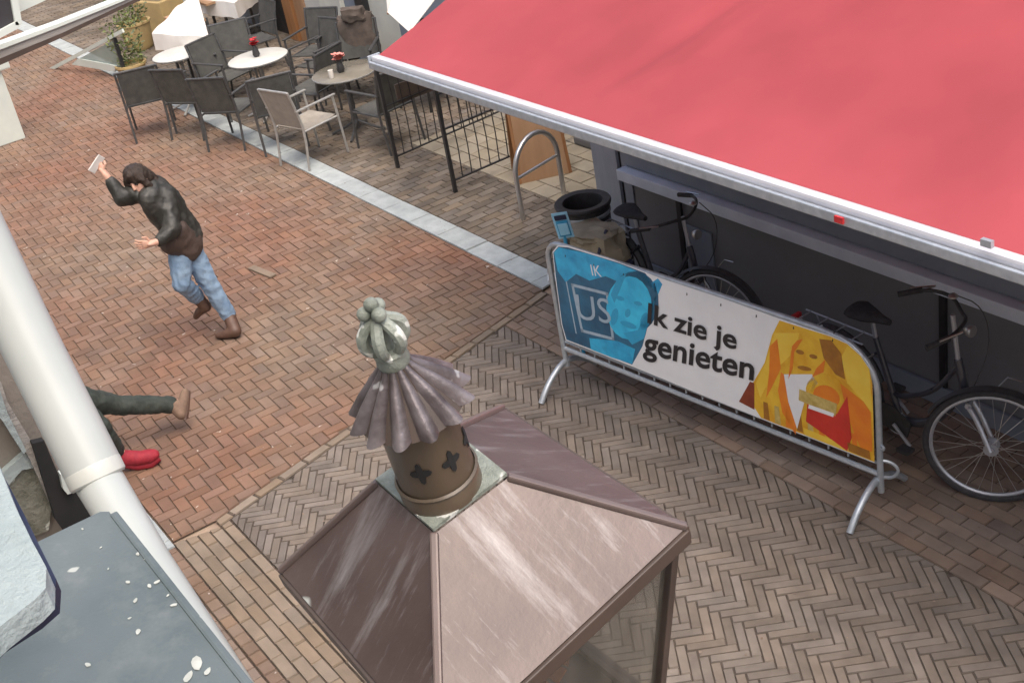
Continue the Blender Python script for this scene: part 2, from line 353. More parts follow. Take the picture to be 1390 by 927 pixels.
def pave(parent, rects, region, z, m, singles=300, name='brick', shade=None):
    """rects: (cx,cy,L,W,angle). The largest in view become objects of their own, the rest one joined part."""
    polys = []
    for cx, cy, L, Wd, a in rects:
        c, s_ = math.cos(a), math.sin(a)
        q = [(cx + x * c - y * s_, cy + x * s_ + y * c) for x, y in ((-L / 2, -Wd / 2), (L / 2, -Wd / 2), (L / 2, Wd / 2), (-L / 2, Wd / 2))]
        p = clip(q, region)
        if len(p) > 2 and area(p) > .22 * L * Wd * .5:
            X, Y, D = proj((cx, cy, z)); vis = D > 0 and -60 < X < 1450 and -60 < Y < 990
            polys.append((0 if vis else 1, D if D > 0 else 999, p, (cx, cy, L, Wd, a) if area(p) > .999 * L * Wd else None))
    polys.sort(key=lambda t: (t[0], t[1]))
    variants = {}
    rest = MB()
    for i, (nv, D, p, full) in enumerate(polys):
        if i < singles and not nv:
            if full:
                key = (round(full[2], 3), round(full[3], 3), random.randrange(6))
                if key not in variants:
                    b = MB(); L, Wd = full[2], full[3]
                    t, bt = brick_pts([(-L / 2, -Wd / 2), (L / 2, -Wd / 2), (L / 2, Wd / 2), (-L / 2, Wd / 2)], 0)
                    n = 4; b.v = t + bt; b.f = [tuple(range(n))] + [(k, n + k, n + (k + 1) % n, (k + 1) % n) for k in range(n)]
                    o = b.build(name, m, None, fix=True); variants[key] = o.data; bpy.data.objects.remove(o)
                o = bpy.data.objects.new(name, variants[key]); COL.objects.link(o); o.location = (full[0], full[1], z + random.uniform(-.0015, .0015)); o.rotation_euler = (0, 0, full[4] + random.uniform(-.012, .012)); o.parent = parent
            else:
                b = MB(); t, bt = brick_pts(p, z); n = len(p); b.v = t + bt; b.f = [tuple(range(n))] + [(k, n + k, n + (k + 1) % n, (k + 1) % n) for k in range(n)]
                b.build(name, m, parent, fix=True)
        else:
            t, bt = brick_pts(p, z); n = len(p); j = len(rest.v); rest.v += t + bt
            rest.f.append(tuple(j + k for k in range(n))); rest.f += [(j + k, j + n + k, j + n + (k + 1) % n, j + (k + 1) % n) for k in range(n)]
    if rest.v:
        o = rest.build(name + '_field', m, parent, fix=False); o['kind'] = 'stuff'
    return parent
def herring(x0, x1, y0, y1, n, w, ang, gap=.006, org=(0, 0)):
    out = []; c, s_ = math.cos(ang), math.sin(ang); cx, cy = (x0 + x1) / 2, (y0 + y1) / 2; Rr = math.hypot(x1 - x0, y1 - y0) / 2 + .4; N = int(Rr / w) + 2
    for j in range(-N, N):
        for k in range(-N // n - 2, N // n + 2):
            xh = j + 2 * n * k
            for (ux, uy, L, Wd, ex) in (((xh + n / 2) * w, (j + .5) * w, n * w - gap, w - gap, 0), ((j + .5) * w, (j - 2 * n + 1 + 2 * n * k + n / 2) * w, n * w - gap, w - gap, math.pi / 2)):
                X, Y = cx + ux * c - uy * s_, cy + ux * s_ + uy * c
                if x0 - .2 < X < x1 + .2 and y0 - .2 < Y < y1 + .2: out.append((X, Y, L, Wd, ang + ex))
    return out
def running(x0, x1, y0, y1, L, w, gap=.007, along='x', stag=.5):
    out = []; j = 0
    if along == 'x':
        y = y0 + w / 2
        while y < y1 + w:
            x = x0 - L + (L * stag if j % 2 else 0) + random.uniform(-.01, .01)
            while x < x1 + L:
                out.append((x, y, L - gap, w - gap, 0)); x += L
            y += w; j += 1
    else:
        x = x0 + w / 2
        while x < x1 + w:
            y = y0 - L + (L * stag if j % 2 else 0) + random.uniform(-.01, .01)
            while y < y1 + L:
                out.append((x, y, L - gap, w - gap, math.pi / 2)); y += L
            x += w; j += 1
    return out
def bed(name, region, z, m):
    b = MB(); b.quad(*[(x, y, z) for x, y in region]); return struct(b.build(name, m, fix=False))

XL = lambda y: -7.14 - (y - 1.72) * .255        # slanted end of the herringbone square
XR = 0.2
# square in grey-brown herringbone
reg = [(XL(1.72), 1.72), (XR, 1.72), (XR, 4.40), (XL(4.40), 4.40)]
P = bed('herringbone_pavement', reg, -.010, mt_joint); pave(P, herring(-8, XR, 1.72, 4.40, 4, .0535, math.radians(57 - 90), .0065), reg, 0, mt_paver)
# border rows on both long sides and along the slanted end
reg = [(XL(1.64), 1.64), (XR, 1.64), (XR, 1.715), (XL(1.715), 1.715)]
P = bed('lower_border_course', reg, -.0105, mt_joint); pave(P, running(-7.4, XR, 1.64, 1.70, .212, .072, along='x'), reg, 0, mt_sandy, 60)
reg = [(XL(4.405), 4.405), (XR, 4.405), (XR, 5.62), (XL(5.62), 5.62)]
P = bed('front_pavement', reg, -.0105, mt_joint); pave(P, running(-8.2, XR, 4.405, 5.62, .205, .087, along='x'), reg, 0, mt_strip, 300)
yy = []
y = 1.64; 
while y < 4.95:
    yy.append((XL(y) - .055, y, .205, .065, math.atan2(1, -.255))); y += .2125
reg = [(XL(1.64) - .10, 1.64), (XL(1.64) - .006, 1.64), (XL(4.95) - .006, 4.95), (XL(4.95) - .10, 4.95)]
P = bed('end_border_course', reg, -.0105, mt_joint); pave(P, yy, reg, 0, mt_sandy, 60)
# sandy running bond strip below
reg = [(-7.2, 1.33), (XR, 1.33), (XR, 1.636), (-7.12, 1.636)]
P = bed('sandy_brick_strip', reg, -.0105, mt_joint); pave(P, running(-7.3, XR, 1.33, 1.63, .212, .0765, along='x'), reg, 0, mt_sandy, 200)
reg = [(-7.15, 1.245), (XR, 1.245), (XR, 1.326), (-7.15, 1.326)]
P = bed('brick_channel', reg, -.0105, mt_joint); pave(P, running(-7.15, XR, 1.245, 1.32, .105, .084, along='x', stag=0), reg, 0, mt_red, 60)
reg = [(-7.15, .2), (XR, .2), (XR, 1.24), (-7.15, 1.24)]
P = bed('wall_side_pavement', reg, -.0105, mt_joint); pave(P, running(-7.2, XR, .2, 1.24, .21, .105, along='y'), reg, 0, mt_strip, 120)
# red street: large herringbone
reg = [(-26.5, 1.34), (-7.23, 1.34), (XL(1.64) - .105, 1.64), (XL(4.95) - .105, 4.95), (-26.5, 4.95)]
P = bed('red_brick_street', reg, -.0115, mt_jointr); pave(P, herring(-26.5, -7.2, 1.34, 4.95, 2, .088, math.radians(-2), .006), reg, 0, mt_red, 300)
# pale kerb and gutter
reg = [(-26, 4.955), (-8.08, 4.955), (-8.13, 5.20), (-26, 5.20)]
P = bed('pale_stone_kerb', reg, -.012, mt_joint); pave(P, [(-26 + .5 * k, 5.078, .492, .235, 0) for k in range(38)], reg, .004, mt_kerb, 40, name='kerbstone')
reg = [(-14, 1.09), (-7.16, 1.09), (-7.16, 1.334), (-14, 1.334)]
P = bed('pale_gutter', reg, -.012, mt_joint); pave(P, [(-14 + .3 * k, 1.212, .292, .235, 0) for k in range(26)], reg, .002, mt_kerb, 30, name='kerbstone')
reg = [(-26.5, .2), (-7.16, .2), (-7.16, 1.085), (-26.5, 1.085)]
P = bed('far_wall_side_pavement', reg, -.0105, mt_joint); pave(P, running(-26, -7.2, .2, 1.08, .21, .105, along='y'), reg, 0, mt_strip, 60)
# terrace and slabs
reg = [(-26, 5.205), (-8.13, 5.205), (-8.3, 6.3), (-9.0, 6.3), (-12.2, 6.3), (-12.2, 8.4), (-26, 8.4)]
reg1 = [(-26, 5.205), (-8.13, 5.205), (-8.7, 6.08), (-26, 6.08)]
P = bed('terrace_paving', reg1, -.0105, mt_joint); pave(P, running(-26, -8.1, 5.205, 6.08, .21, .105, along='y'), reg1, 0, mt_terr, 300)
reg2 = [(-26, 6.085), (-12.1, 6.085), (-12.1, 8.4), (-26, 8.4)]
P = bed('cafe_terrace_paving', reg2, -.0105, mt_joint); pave(P, running(-26, -12.1, 6.085, 8.4, .21, .105, along='y'), reg2, 0, mt_terr, 120)
reg3 = [(-12.095, 6.085), (-8.75, 6.085), (-8.9, 6.3), (-8.9, 8.6), (-12.095, 8.6)]
P = bed('courtyard_paving', reg3, -.0105, mt_jointr); pave(P, running(-12.1, -8.8, 6.085, 8.6, .30, .20, gap=.012, along='x'), reg3, 0, mt_tile, 160, name='paving_slab')
random.seed(21)
lm = MB()
for k in range(520):
    x, y = random.uniform(-16, -3), random.uniform(1.4, 5.5); rr_ = random.uniform(.004, .013); a0 = random.uniform(0, 6.28); z = .0045
    lm.quad(*[(x + rr_ * math.cos(a0 + q) * random.uniform(.5, 1.2), y + rr_ * math.sin(a0 + q) * random.uniform(.4, 1), z + random.uniform(0, .003)) for q in (0, 1.3, 2.6, 3.9, 5.2)])
lo_ = lm.build('street_litter', mt_strip, fix=False); tag(lo_, 'crumbs, grit and leaf scraps scattered over the brick paving', 'litter'); lo_['kind'] = 'stuff'
# loose pale bricks on the street
for p0, p1 in (((341, 363), (371, 375)), ((596, 600), (612, 588))):
    a, b = onZ(p0, .012), onZ(p1, .012)
    tag(MB().bar(a, b, .07, .02, bev=.005).build('loose_brick', mt_sandy), 'tan loose paver lying on the red street right of the woman' if p0[0] < 400 else 'tan paver at the edge of the herringbone left of the lantern', 'paver')

# ------------------------------------------------------------------ right building (dark grey snack bar)
FY = 5.65
bld = thing('snack_bar_building', (-5, FY, 0), 'dark grey single-storey shop front behind the bicycles under the red awning', 'building')
foot = [(-7.72, FY), (6, FY), (6, 9), (-8.85, 9), (-8.85, 6.22)]
MB().prism([(x, y, -.02) for x, y in foot], (0, 0, 4.3)).build('wall', mt_dgrey, bld)
MB().prism([(-7.70, FY - .012, 0), (-7.60, FY - .012, 0), (-7.60, FY - .012, 3), (-7.70, FY - .012, 3)], (0, .01, 0)).build('corner_trim', mt_bgrey, bld)
a, b = V((-7.735, FY - .006, 0)), V((-8.86, 6.208, 0))
MB().prism([a, b, b + V((0, 0, 3)), a + V((0, 0, 3))], (-.01, -.02, 0)).build('corner_panel', mt_bgrey, bld)
MB().box((-3.0, FY - .055, .90), (9.3, .11, .09), bev=.008).build('ledge', mt_ledge, bld)
MB().box((-3.0, FY - .018, 1.42), (9.3, .03, .92), bev=.005).build('upper_panel', mt_bgrey, bld)
MB().box((-6.9, FY - .04, 1.62), (1.1, .02, .22)).build('window_slot', mt_wood, bld)
w = MB().box((-6.85, FY - .055, 1.62), (.95, .012, .16)).build('slot_pane', mt_white, bld)
MB().box((-3.0, FY - .022, .07), (9.2, .02, .14)).build('plinth', mt_bgrey, bld)
for x in (-7.05, -4.62):
    MB().box((x, FY - .012, .44), (.05, .02, .70)).build('vertical_batten', mt_black, bld)
MB().box((-6.86, FY - .014, .36), (.30, .014, .52), bev=.003).build('service_panel', mt_bgrey, bld)

# ------------------------------------------------------------------ red awning
AZ = 2.30
yA = 3.90; xA = onZ((512, 78), AZ).x
aw = thing('awning', (-3, yA, AZ), 'large red cloth awning with white metal front bar above the bicycles', 'awning')
rise = .42
def awp(x, t): # t 0..1 from bar to wall
    yv = yA + .022 + t * (FY - yA - .022); return V((x, yv, AZ + .012 + (yv - yA) * rise - .045 * math.sin(math.pi * t)))
m_ = MB(); nx, ny = 220, 40; x0a, x1a = xA + .03, 2.5
for j in range(ny + 1):
    for i in range(nx + 1):
        x = x0a + (x1a - x0a) * i / nx; q = awp(x, j / ny)
        t_ = j / ny; e_ = math.sin(math.pi * min(1, t_ + .02))
        q.z += .004 * math.sin(x * 7.3) * e_
        for xc, sl_, am, wd in ((-5.3, .55, -.035, .09), (-5.05, .50, .012, .07), (-3.2, -.3, -.018, .10), (-6.6, .3, .008, .15), (-2.0, .2, -.012, .1)):
            q.z += am * e_ * math.exp(-((x - xc + sl_ * (1 - t_)) / wd) ** 2)
        m_.v.append(q)
for j in range(ny):
    for i in range(nx): a = j * (nx + 1) + i; m_.f.append((a, a + 1, a + nx + 2, a + nx + 1))
k0 = len(m_.v); m_.v += [q - V((0, 0, .004)) for q in m_.v[:k0]]; m_.f += [tuple(i + k0 for i in reversed(f)) for f in m_.f[:nx * ny]]
m_.smooth = True; m_.build('cloth', mt_awn, aw, fix=False)
for k in range(1, 9):
    x = x0a + k * 1.2
    MB().bar((x, yA + .052, AZ + .013), (x, yA + .30, AZ + .013 + .25 * rise - .02), .012, .003).build('seam', mt_awn, aw)
fb = MB(); fb.bar((xA, yA, AZ - .004), (3.6, yA, AZ - .004), .06, .052, bev=.015); fb.build('front_bar', mt_alu, aw)
fb = MB(); fb.bar((xA, yA - .048, AZ - .035), (3.6, yA - .048, AZ - .035), .022, .05, bev=.006); fb.build('gutter_lip', mt_galv, aw)
fb = MB(); fb.bar((xA + .02, yA + .035, AZ - .062), (3.6, yA + .035, AZ - .062), .05, .055); fb.build('valance_rail', mt_alu, aw)
MB().box((xA - .012, yA, AZ - .02), (.02, .10, .09), bev=.006).build('end_cap', mt_galv, aw)
for x in (-7.2, -4.4, -1.2):
    MB().tube([(x, yA + .05, AZ - .05), (x + .6, yA + .9, AZ + .20), (x, FY - .03, 2.85)], .022, 8).build('folding_arm', mt_alu, aw)
MB().bar((xA + .05, FY - .05, 3.02), (2.5, FY - .05, 3.02), .11, .13, bev=.02).build('cassette', mt_alu, aw)
for px_ in (1140, 1340):
    q = onY((px_, 298 if px_ == 1140 else 330), yA - .06)
    MB().box(q, (.05, .02, .03)).build('clip', mt_redfl if px_ == 1140 else mt_galv, aw)

# ------------------------------------------------------------------ barrier with banner
BP0 = V((-6.70, 4.20, 0)); BP1 = V((-4.19, 4.57, 0)); BU = (BP1 - BP0).normalized(); BN = BU.cross(V((0, 0, 1)))
def B(p, off=0.): return onP(p, BP0 + BN * off, BN) 
def Bu(u, z, off=0.): return BP0 + BU * u + V((0, 0, z)) + BN * off
bar = thing('crowd_barrier', Bu(1.27, 0), 'steel crowd barrier carrying a blue, white and yellow printed banner', 'barrier')
out = [Bu(0, .17), Bu(0, .95)] + arc(Bu(.13, 1.02), .13, math.pi, math.pi / 2, 6, BU) + [Bu(.5, 1.142), Bu(1.3, 1.13), Bu(2.18, 1.10)] + arc(Bu(2.25, .80), .29, math.pi * .5, 0, 8, BU) + [Bu(2.54, .6), Bu(2.54, .13)]
MB().tube(out, .019, 10).build('top_frame', mt_galv, bar)
MB().tube([Bu(0, .315), Bu(2.54, .25)], .017, 8).build('bottom_rail', mt_galv, bar)
MB().tube([Bu(.0, .365, -.01), Bu(2.54, .315, -.01)], .009, 6).build('lower_wire', mt_galv, bar)
for u in [.16 + .135 * k for k in range(17)]:
    MB().tube([Bu(u, .33 - u * .02, -.012), Bu(u, (1.12 if u < 2.2 else 1.02), -.012)], .007, 5).build('bar', mt_galv, bar)
for u, sg in ((0, 1), (2.52, 1)):
    pts = [Bu(u, .0 + .012, .29), Bu(u, .10, .22), Bu(u, .185, .10), Bu(u, .215, 0), Bu(u, .185, -.10), Bu(u, .12, -.2), Bu(u, .05, -.27)]
    MB().tube(smooth_path(pts), .021, 10).build('foot', mt_galv, bar)
    MB().tube([Bu(u - .001, .17, 0), Bu(u - .001, .215, 0)], .024, 8).build('foot_collar', mt_galv, bar)
MB().tube(smooth_path([Bu(2.54, .35), Bu(2.60, .34, -.03), Bu(2.64, .29, -.04), Bu(2.60, .23, -.03), Bu(2.54, .235)]), .010, 6).build('coupling_hook', mt_galv, bar)
MB().tube(smooth_path([Bu(2.54, .46), Bu(2.58, .47, .02), Bu(2.58, .44, .02), Bu(2.54, .44)]), .008, 6).build('coupling_hook', mt_galv, bar)
MB().tube(smooth_path([Bu(0, .9), Bu(-.05, .93, -.02), Bu(-.07, .88, -.04), Bu(-.04, .83)]), .008, 6).build('coupling_hook', mt_galv, bar)
def pmat(name, c1, c2, sc=5, stretch=None, lo=.3, hi=.7): return mat(name, c1, c2, rough=.32, scale=sc, stretch=stretch, lo=lo, hi=hi, coat=.15, bump=2.5, bscale=4.5)
pr_white = pmat('banner_white_print', (.84, .85, .87), (.76, .78, .81), 3)
pr_navy = pmat('banner_navy_print', (.018, .075, .15), (.03, .17, .30), 5)
pr_cyan = pmat('banner_cyan_print', (.04, .48, .78), (.02, .28, .55), 11)
pr_cyan2 = pmat('banner_face_print', (.05, .60, .90), (.03, .42, .72), 7, lo=.38, hi=.64)
pr_cyan3 = pmat('banner_face_shade_print', (.03, .34, .60), (.03, .38, .64), 14)
pr_chalk = pmat('banner_chalk_print', (.30, .42, .52), (.40, .50, .60), 20)
pr_ink = pmat('banner_black_ink', (.012, .012, .018), (.02, .02, .025), 9)
pr_yel = pmat('banner_yellow_print', (.80, .50, .04), (.68, .34, .02), 7, lo=.4, hi=.64)
pr_yel2 = pmat('banner_bright_yellow_print', (.85, .60, .08), (.80, .5, .04), 6)
pr_org = pmat('banner_orange_print', (.80, .25, .02), (.72, .17, .02), 8)
pr_red = pmat('banner_red_print', (.62, .04, .025), (.5, .03, .02), 9)
pr_drk = pmat('banner_maroon_print', (.20, .035, .02), (.28, .06, .02), 9)
pr_brn = pmat('banner_brown_print', (.28, .11, .02), (.42, .18, .02), 16)
pr_gold = pmat('banner_gold_print', (.45, .32, .08), (.65, .5, .18), 30)
OFF = .022
def sheet(name, pts, m, lay, lab=None):
    q = [B(p, OFF + .0006 * lay) for p in pts]
    o = MB().prism(q, -BN * .001).build(name, m, ban if name != 'banner' else bar); return o
base = [(750, 342), (757, 333), (771, 334), (830, 352), (900, 379), (980, 405), (1060, 433), (1128, 456), (1150, 466), (1168, 482), (1180, 500), (1184, 520), (1187, 628), (1120, 602), (1020, 563), (940, 531), (862, 499), (768, 462), (762, 440), (754, 380)]
ban = sheet('banner', base, pr_white, 0)
class _P: pass
def prt(name, pts, m, lay):
    o = MB().prism([B(p, OFF + .0006 * lay) for p in pts], -BN * .0005).build(name, m, ban); return o
prt('navy_print', [(751, 343), (758, 335), (771, 336), (840, 357), (876, 371), (889, 392), (880, 440), (872, 470), (858, 495), (769, 461), (763, 440), (755, 380)], pr_navy, 1)
prt('cyan_print', [(752, 343), (758, 336), (800, 345), (845, 360), (878, 374), (888, 392), (872, 386), (850, 376), (838, 382), (822, 375), (800, 381), (782, 372), (768, 383), (757, 368)], pr_cyan, 2)
prt('cyan_print', [(800, 459), (838, 463), (862, 474), (858, 494), (830, 485), (802, 474)], pr_cyan, 2)
prt('cyan_print', [(884, 384), (893, 378), (899, 386), (885, 420), (889, 398)], pr_cyan, 2)
def ell(cx, cy, rx, ry, rot=0, n=20, a0=0, a1=2 * math.pi):
    c, s_ = math.cos(rot), math.sin(rot); o = []
    for k in range(n):
        a = a0 + (a1 - a0) * k / n; x, y = rx * math.cos(a), ry * math.sin(a); o.append((cx + x * c - y * s_, cy + x * s_ + y * c))
    return o
prt('printed_face', ell(854, 418, 31, 43, .0), pr_cyan2, 3)
prt('printed_hair', ell(860, 411, 34, 43, .1), pr_navy, 2)
for q in (ell(842, 405, 6, 3, .3, 10), ell(866, 412, 6, 3, .3, 10), ell(853, 441, 12, 4, .35, 12), ell(852, 425, 4, 6, .2, 10), ell(834, 430, 5, 12, .2, 12), ell(875, 436, 6, 12, .2, 12)): prt('printed_feature', q, pr_cyan3, 4)
def strip(name, pts, w, m, lay, close=False):
    pp = pts + ([pts[0]] if close else [])
    for a, b in zip(pp, pp[1:]):
        A, Bb = B(a, OFF + .0006 * lay), B(b, OFF + .0006 * lay); d = (Bb - A).normalized(); n = d.cross(BN) * w / 2
        MB().prism([A - n - d * w / 2, Bb - n + d * w / 2, Bb + n + d * w / 2, A + n - d * w / 2], -BN * .0005).build(name, m, ban)
strip('chalkboard_frame', [(777, 387), (824, 399), (832, 460), (790, 449)], .022, pr_chalk, 2, True)
strip('chalkboard_frame', [(768, 379), (782, 452)], .010, pr_chalk, 2)
def text(s, quad, m, lay, off=.0, name='lettering', wid=1.):
    cu = bpy.data.curves.new('t', 'FONT'); cu.body = s; cu.offset = off; cu.resolution_u = 4; cu.space_character = wid
    o = bpy.data.objects.new('t', cu); COL.objects.link(o)
    dg = bpy.context.evaluated_depsgraph_get(); dg.update(); me = bpy.data.meshes.new_from_object(o.evaluated_get(dg)); bpy.data.objects.remove(o)
    xs = [v.co.x for v in me.vertices]; ys = [v.co.y for v in me.vertices]; x0, x1, y0, y1 = min(xs), max(xs), min(ys), max(ys)
    TL, TR, BR, BL = [B(p, OFF + .0006 * lay + .0003) for p in quad]
    mb = MB()
    for v in me.vertices:
        a = (v.co.x - x0) / (x1 - x0); b = (v.co.y - y0) / (y1 - y0); mb.v.append((BL * (1 - a) + BR * a) * (1 - b) + (TL * (1 - a) + TR * a) * b)
    mb.f = [tuple(p.vertices) for p in me.polygons]; mb.build(name, m, ban, fix=False)
text('Ik zie je', [(880, 411), (1001, 448), (999, 484), (878, 447)], pr_ink, 9, .022)
text('genieten', [(875, 450), (1025, 487), (1022, 527), (872, 489)], pr_ink, 9, .022)
text('US', [(781, 399), (826, 406), (830, 440), (785, 433)], pr_chalk, 4, .0)
text('IK', [(801, 359), (814, 361), (817, 376), (804, 374)], pr_white, 4, .0)
# yellow picture at the right end
yel = [(1058, 435), (1128, 457), (1150, 467), (1168, 483), (1180, 501), (1184, 520), (1187, 627), (1120, 601), (1033, 567), (1022, 550), (1022, 520), (1038, 492), (1048, 455)]
prt('yellow_print', yel, pr_yel, 1)
prt('yellow_print', [(1150, 470), (1168, 484), (1180, 502), (1184, 560), (1168, 540), (1150, 520), (1142, 485)], pr_yel2, 2)
prt('yellow_print', [(1052, 452), (1085, 452), (1080, 475), (1050, 505), (1032, 540), (1026, 520), (1040, 492)], pr_yel2, 2)
prt('printed_hair', [(1112, 460), (1128, 462), (1142, 480), (1147, 515), (1134, 508), (1118, 486)], pr_brn, 3)
prt('printed_face', ell(1096, 485, 24, 26, .3), pr_yel, 3)
prt('printed_feature', ell(1086, 478, 6, 3, .3, 8), pr_brn, 4); prt('printed_feature', ell(1104, 484, 6, 3, .3, 8), pr_brn, 4); prt('printed_feature', ell(1092, 500, 10, 3, .2, 10), pr_brn, 4)
prt('red_print', [(1003, 545), (1018, 518), (1024, 520), (1024, 556)], pr_drk, 2)
prt('orange_print', [(1060, 505), (1076, 518), (1082, 560), (1080, 590), (1062, 560), (1056, 530)], pr_org, 3)
prt('white_print', [(1064, 508), (1102, 508), (1110, 520), (1092, 545), (1082, 582), (1070, 545)], pr_white, 4)
prt('orange_print', ell(1120, 532, 27, 24, .5), pr_yel, 4)
prt('orange_print', ell(1122, 538, 19, 14, .5), pr_org, 5)
prt('orange_print', [(1140, 520), (1172, 545), (1182, 560), (1184, 612), (1172, 616), (1160, 590), (1150, 560)], pr_org, 4)
prt('red_print', [(1096, 545), (1136, 562), (1150, 538), (1156, 594), (1150, 612), (1120, 590), (1094, 572)], pr_red, 6)
prt('gold_print', [(1085, 528), (1136, 548), (1134, 565), (1084, 543)], pr_gold, 7)
prt('printed_letters', [(1098, 549), (1132, 561), (1131, 566), (1097, 554)], pr_white, 8)
for k in range(9):
    x = 1036 + 15 * k; y = 545 + 5.3 * k
    prt('print_streak', [(x, y), (x + 6, y + 2), (x + 9, y + 26), (x + 1, y + 23)], (pr_brn, pr_gold, pr_org)[k % 3], 3)
prt('orange_print', [(1090, 580), (1180, 618), (1180, 624), (1092, 590)], pr_yel2, 5)
prt('printed_shade', [(1075, 470), (1082, 462), (1090, 460), (1078, 478), (1076, 500), (1070, 515)], pr_org, 5)
prt('printed_shade', [(1108, 500), (1120, 488), (1118, 505), (1102, 512)], pr_org, 5)
prt('printed_shade', [(1045, 470), (1055, 460), (1060, 500), (1048, 525), (1040, 540), (1044, 505)], pr_org, 3)
prt('orange_print', [(1150, 600), (1180, 612), (1182, 624), (1152, 612)], pr_brn, 6)
prt('printed_shade', [(838, 378), (850, 372), (842, 392), (834, 412), (829, 400)], pr_cyan3, 4)
prt('printed_shade', [(846, 452), (866, 448), (874, 430), (884, 424), (874, 460), (858, 468)], pr_cyan3, 4)
# clamps along the banner's edge
for k in range(9):
    u = .2 + .26 * k; MB().tube([Bu(u, 1.09 - u * .012, OFF + .004), Bu(u, 1.155 - u * .015, .0), Bu(u, 1.10 - u * .012, -.022)], .0035, 5).build('cable_tie', mt_black, bar)

# ------------------------------------------------------------------ bicycles (local x forward, z up, wheels on z=0)
def bicycle(loc, rz, label, framemat, bag=False, forkmat=None, steer=0., bar_turn=None, bar_h=1.07):
    t = thing('bicycle', loc, label, 'bicycle', 'bicycles parked behind the barrier', rz)
    r = .372
    def BL_(m_, nm, mm, par=None):
        return m_.build(nm, mm, par or t, world=False)
    hx = .58
    for cx, nm in ((hx, 'front_wheel'), (-.54, 'rear_wheel')):
        st = steer if cx > 0 else 0
        ax = V((math.cos(st), math.sin(st), 0)); sdv = V((-math.sin(st), math.cos(st), 0))
        c = V((cx, 0, r))
        tr = MB(); tr.tube([c + ax * (r - .018) * math.cos(a * math.pi / 24) + V((0, 0, (r - .018) * math.sin(a * math.pi / 24))) for a in range(48)], .020, 8, close=True)
        wobj = BL_(tr, nm, mt_rubber)
        rm = MB(); rm.tube([c + ax * (r - .045) * math.cos(a * math.pi / 24) + V((0, 0, (r - .045) * math.sin(a * math.pi / 24))) for a in range(48)], .012, 6, close=True); BL_(rm, 'rim', mt_silver, wobj)
        hb = MB(); hb.tube([c - sdv * .05, c + sdv * .05], .022 if cx > 0 else .035, 10); hb.tube([c - sdv * .035, c - sdv * .028], .042, 12); hb.tube([c + sdv * .028, c + sdv * .035], .042, 12); BL_(hb, 'hub', mt_silver, wobj)
        sp = MB()
        for k in range(28):
            a = 2 * math.pi * k / 28; a2 = a + (.5 if k % 4 < 2 else -.5); sy = .032 if k % 2 else -.032
            sp.tube([c + ax * .04 * math.cos(a2) + V((0, 0, .04 * math.sin(a2))) + sdv * sy, c + ax * (r - .05) * math.cos(a) + V((0, 0, (r - .05) * math.sin(a)))], .0019, 4, caps=False)
        BL_(sp, 'spokes', mt_chrome, wobj)
        f = MB()
        a0, a1 = (math.radians(12), math.radians(150)) if cx > 0 else (math.radians(20), math.radians(200))
        n = 22
        for k in range(n):
            a = a0 + (a1 - a0) * k / (n - 1)
            for w_, dr in ((-.026, -.008), (0, .004), (.026, -.008)): f.v.append(c + (ax * math.cos(a) + V((0, 0, math.sin(a)))) * (r + .022 + dr) + sdv * w_)
        for k in range(n - 1):
            for j in (0, 1): A = k * 3 + j; f.f.append((A, A + 1, A + 4, A + 3))
        i0 = len(f.v); f.v += [v * 1 + V((0, 0, -.002)) for v in f.v]; f.f += [tuple(i0 + q for q in reversed(x)) for x in f.f]
        f.smooth = True; f.build('mudguard', mt_plas, t, world=False, fix=False)
    bb = V((-.04, 0, .30)); head_t, head_b = V((.36, 0, .86)), V((.41, 0, .66)); seat = V((-.21, 0, .80))
    fr = MB()
    fr.tube(smooth_path([head_b + V((-.01, 0, .02)), (.24, 0, .42), (.10, 0, .32), bb]), .027, 10)
    BL_(fr, 'down_tube', framemat)
    BL_(MB().tube([head_t, head_b], .024, 10), 'head_tube', framemat)
    BL_(MB().tube(smooth_path([head_t + V((0, 0, -.04)), (.2, 0, .58), (-.02, 0, .46), (-.10, 0, .46)]), .016, 8), 'top_tube', framemat)
    BL_(MB().tube([bb, seat], .019, 10), 'seat_tube', framemat)
    st_ = MB()
    for s_ in (-1, 1):
        st_.tube([bb + V((0, .03 * s_, 0)), (-.54, .06 * s_, r)], .011, 6); st_.tube([(-.20, .02 * s_, .70), (-.54, .06 * s_, r)], .009, 6)
    BL_(st_, 'rear_stays', framemat)
    fk = MB(); ax = V((math.cos(steer), math.sin(steer), 0)); sdv = V((-math.sin(steer), math.cos(steer), 0)); axl = V((hx, 0, r))
    for s_ in (-1, 1):
        fk.tube(smooth_path([head_b + V((.03, 0, -.06)) + sdv * .045 * s_, (head_b + axl) / 2 + V((.0, 0, .02)) + sdv * .05 * s_, axl + sdv * .055 * s_]), .014, 8)
    fk.tube([head_b + sdv * .05 + V((.025, 0, -.05)), head_b - sdv * .05 + V((.025, 0, -.05))], .02, 8)
    BL_(fk, 'fork', forkmat or framemat)
    stem_t = V((.325, 0, bar_h))
    if bar_turn is not None: ax = V((math.cos(bar_turn), math.sin(bar_turn), 0)); sdv = V((-math.sin(bar_turn), math.cos(bar_turn), 0))
    BL_(MB().tube([head_t, stem_t], .014, 8), 'stem', mt_silver)
    hbm = MB(); pts = [stem_t + ax * -.20 + sdv * -.30 + V((0, 0, .0)), stem_t + ax * -.07 + sdv * -.27 + V((0, 0, .03)), stem_t + ax * .04 + sdv * -.14 + V((0, 0, .04)), stem_t + ax * .05, stem_t + ax * .04 + sdv * .14 + V((0, 0, .04)), stem_t + ax * -.07 + sdv * .27 + V((0, 0, .03)), stem_t + ax * -.20 + sdv * .30]
    hb_o = BL_(MB().tube(smooth_path(pts), .011, 8), 'handlebar', mt_plas)
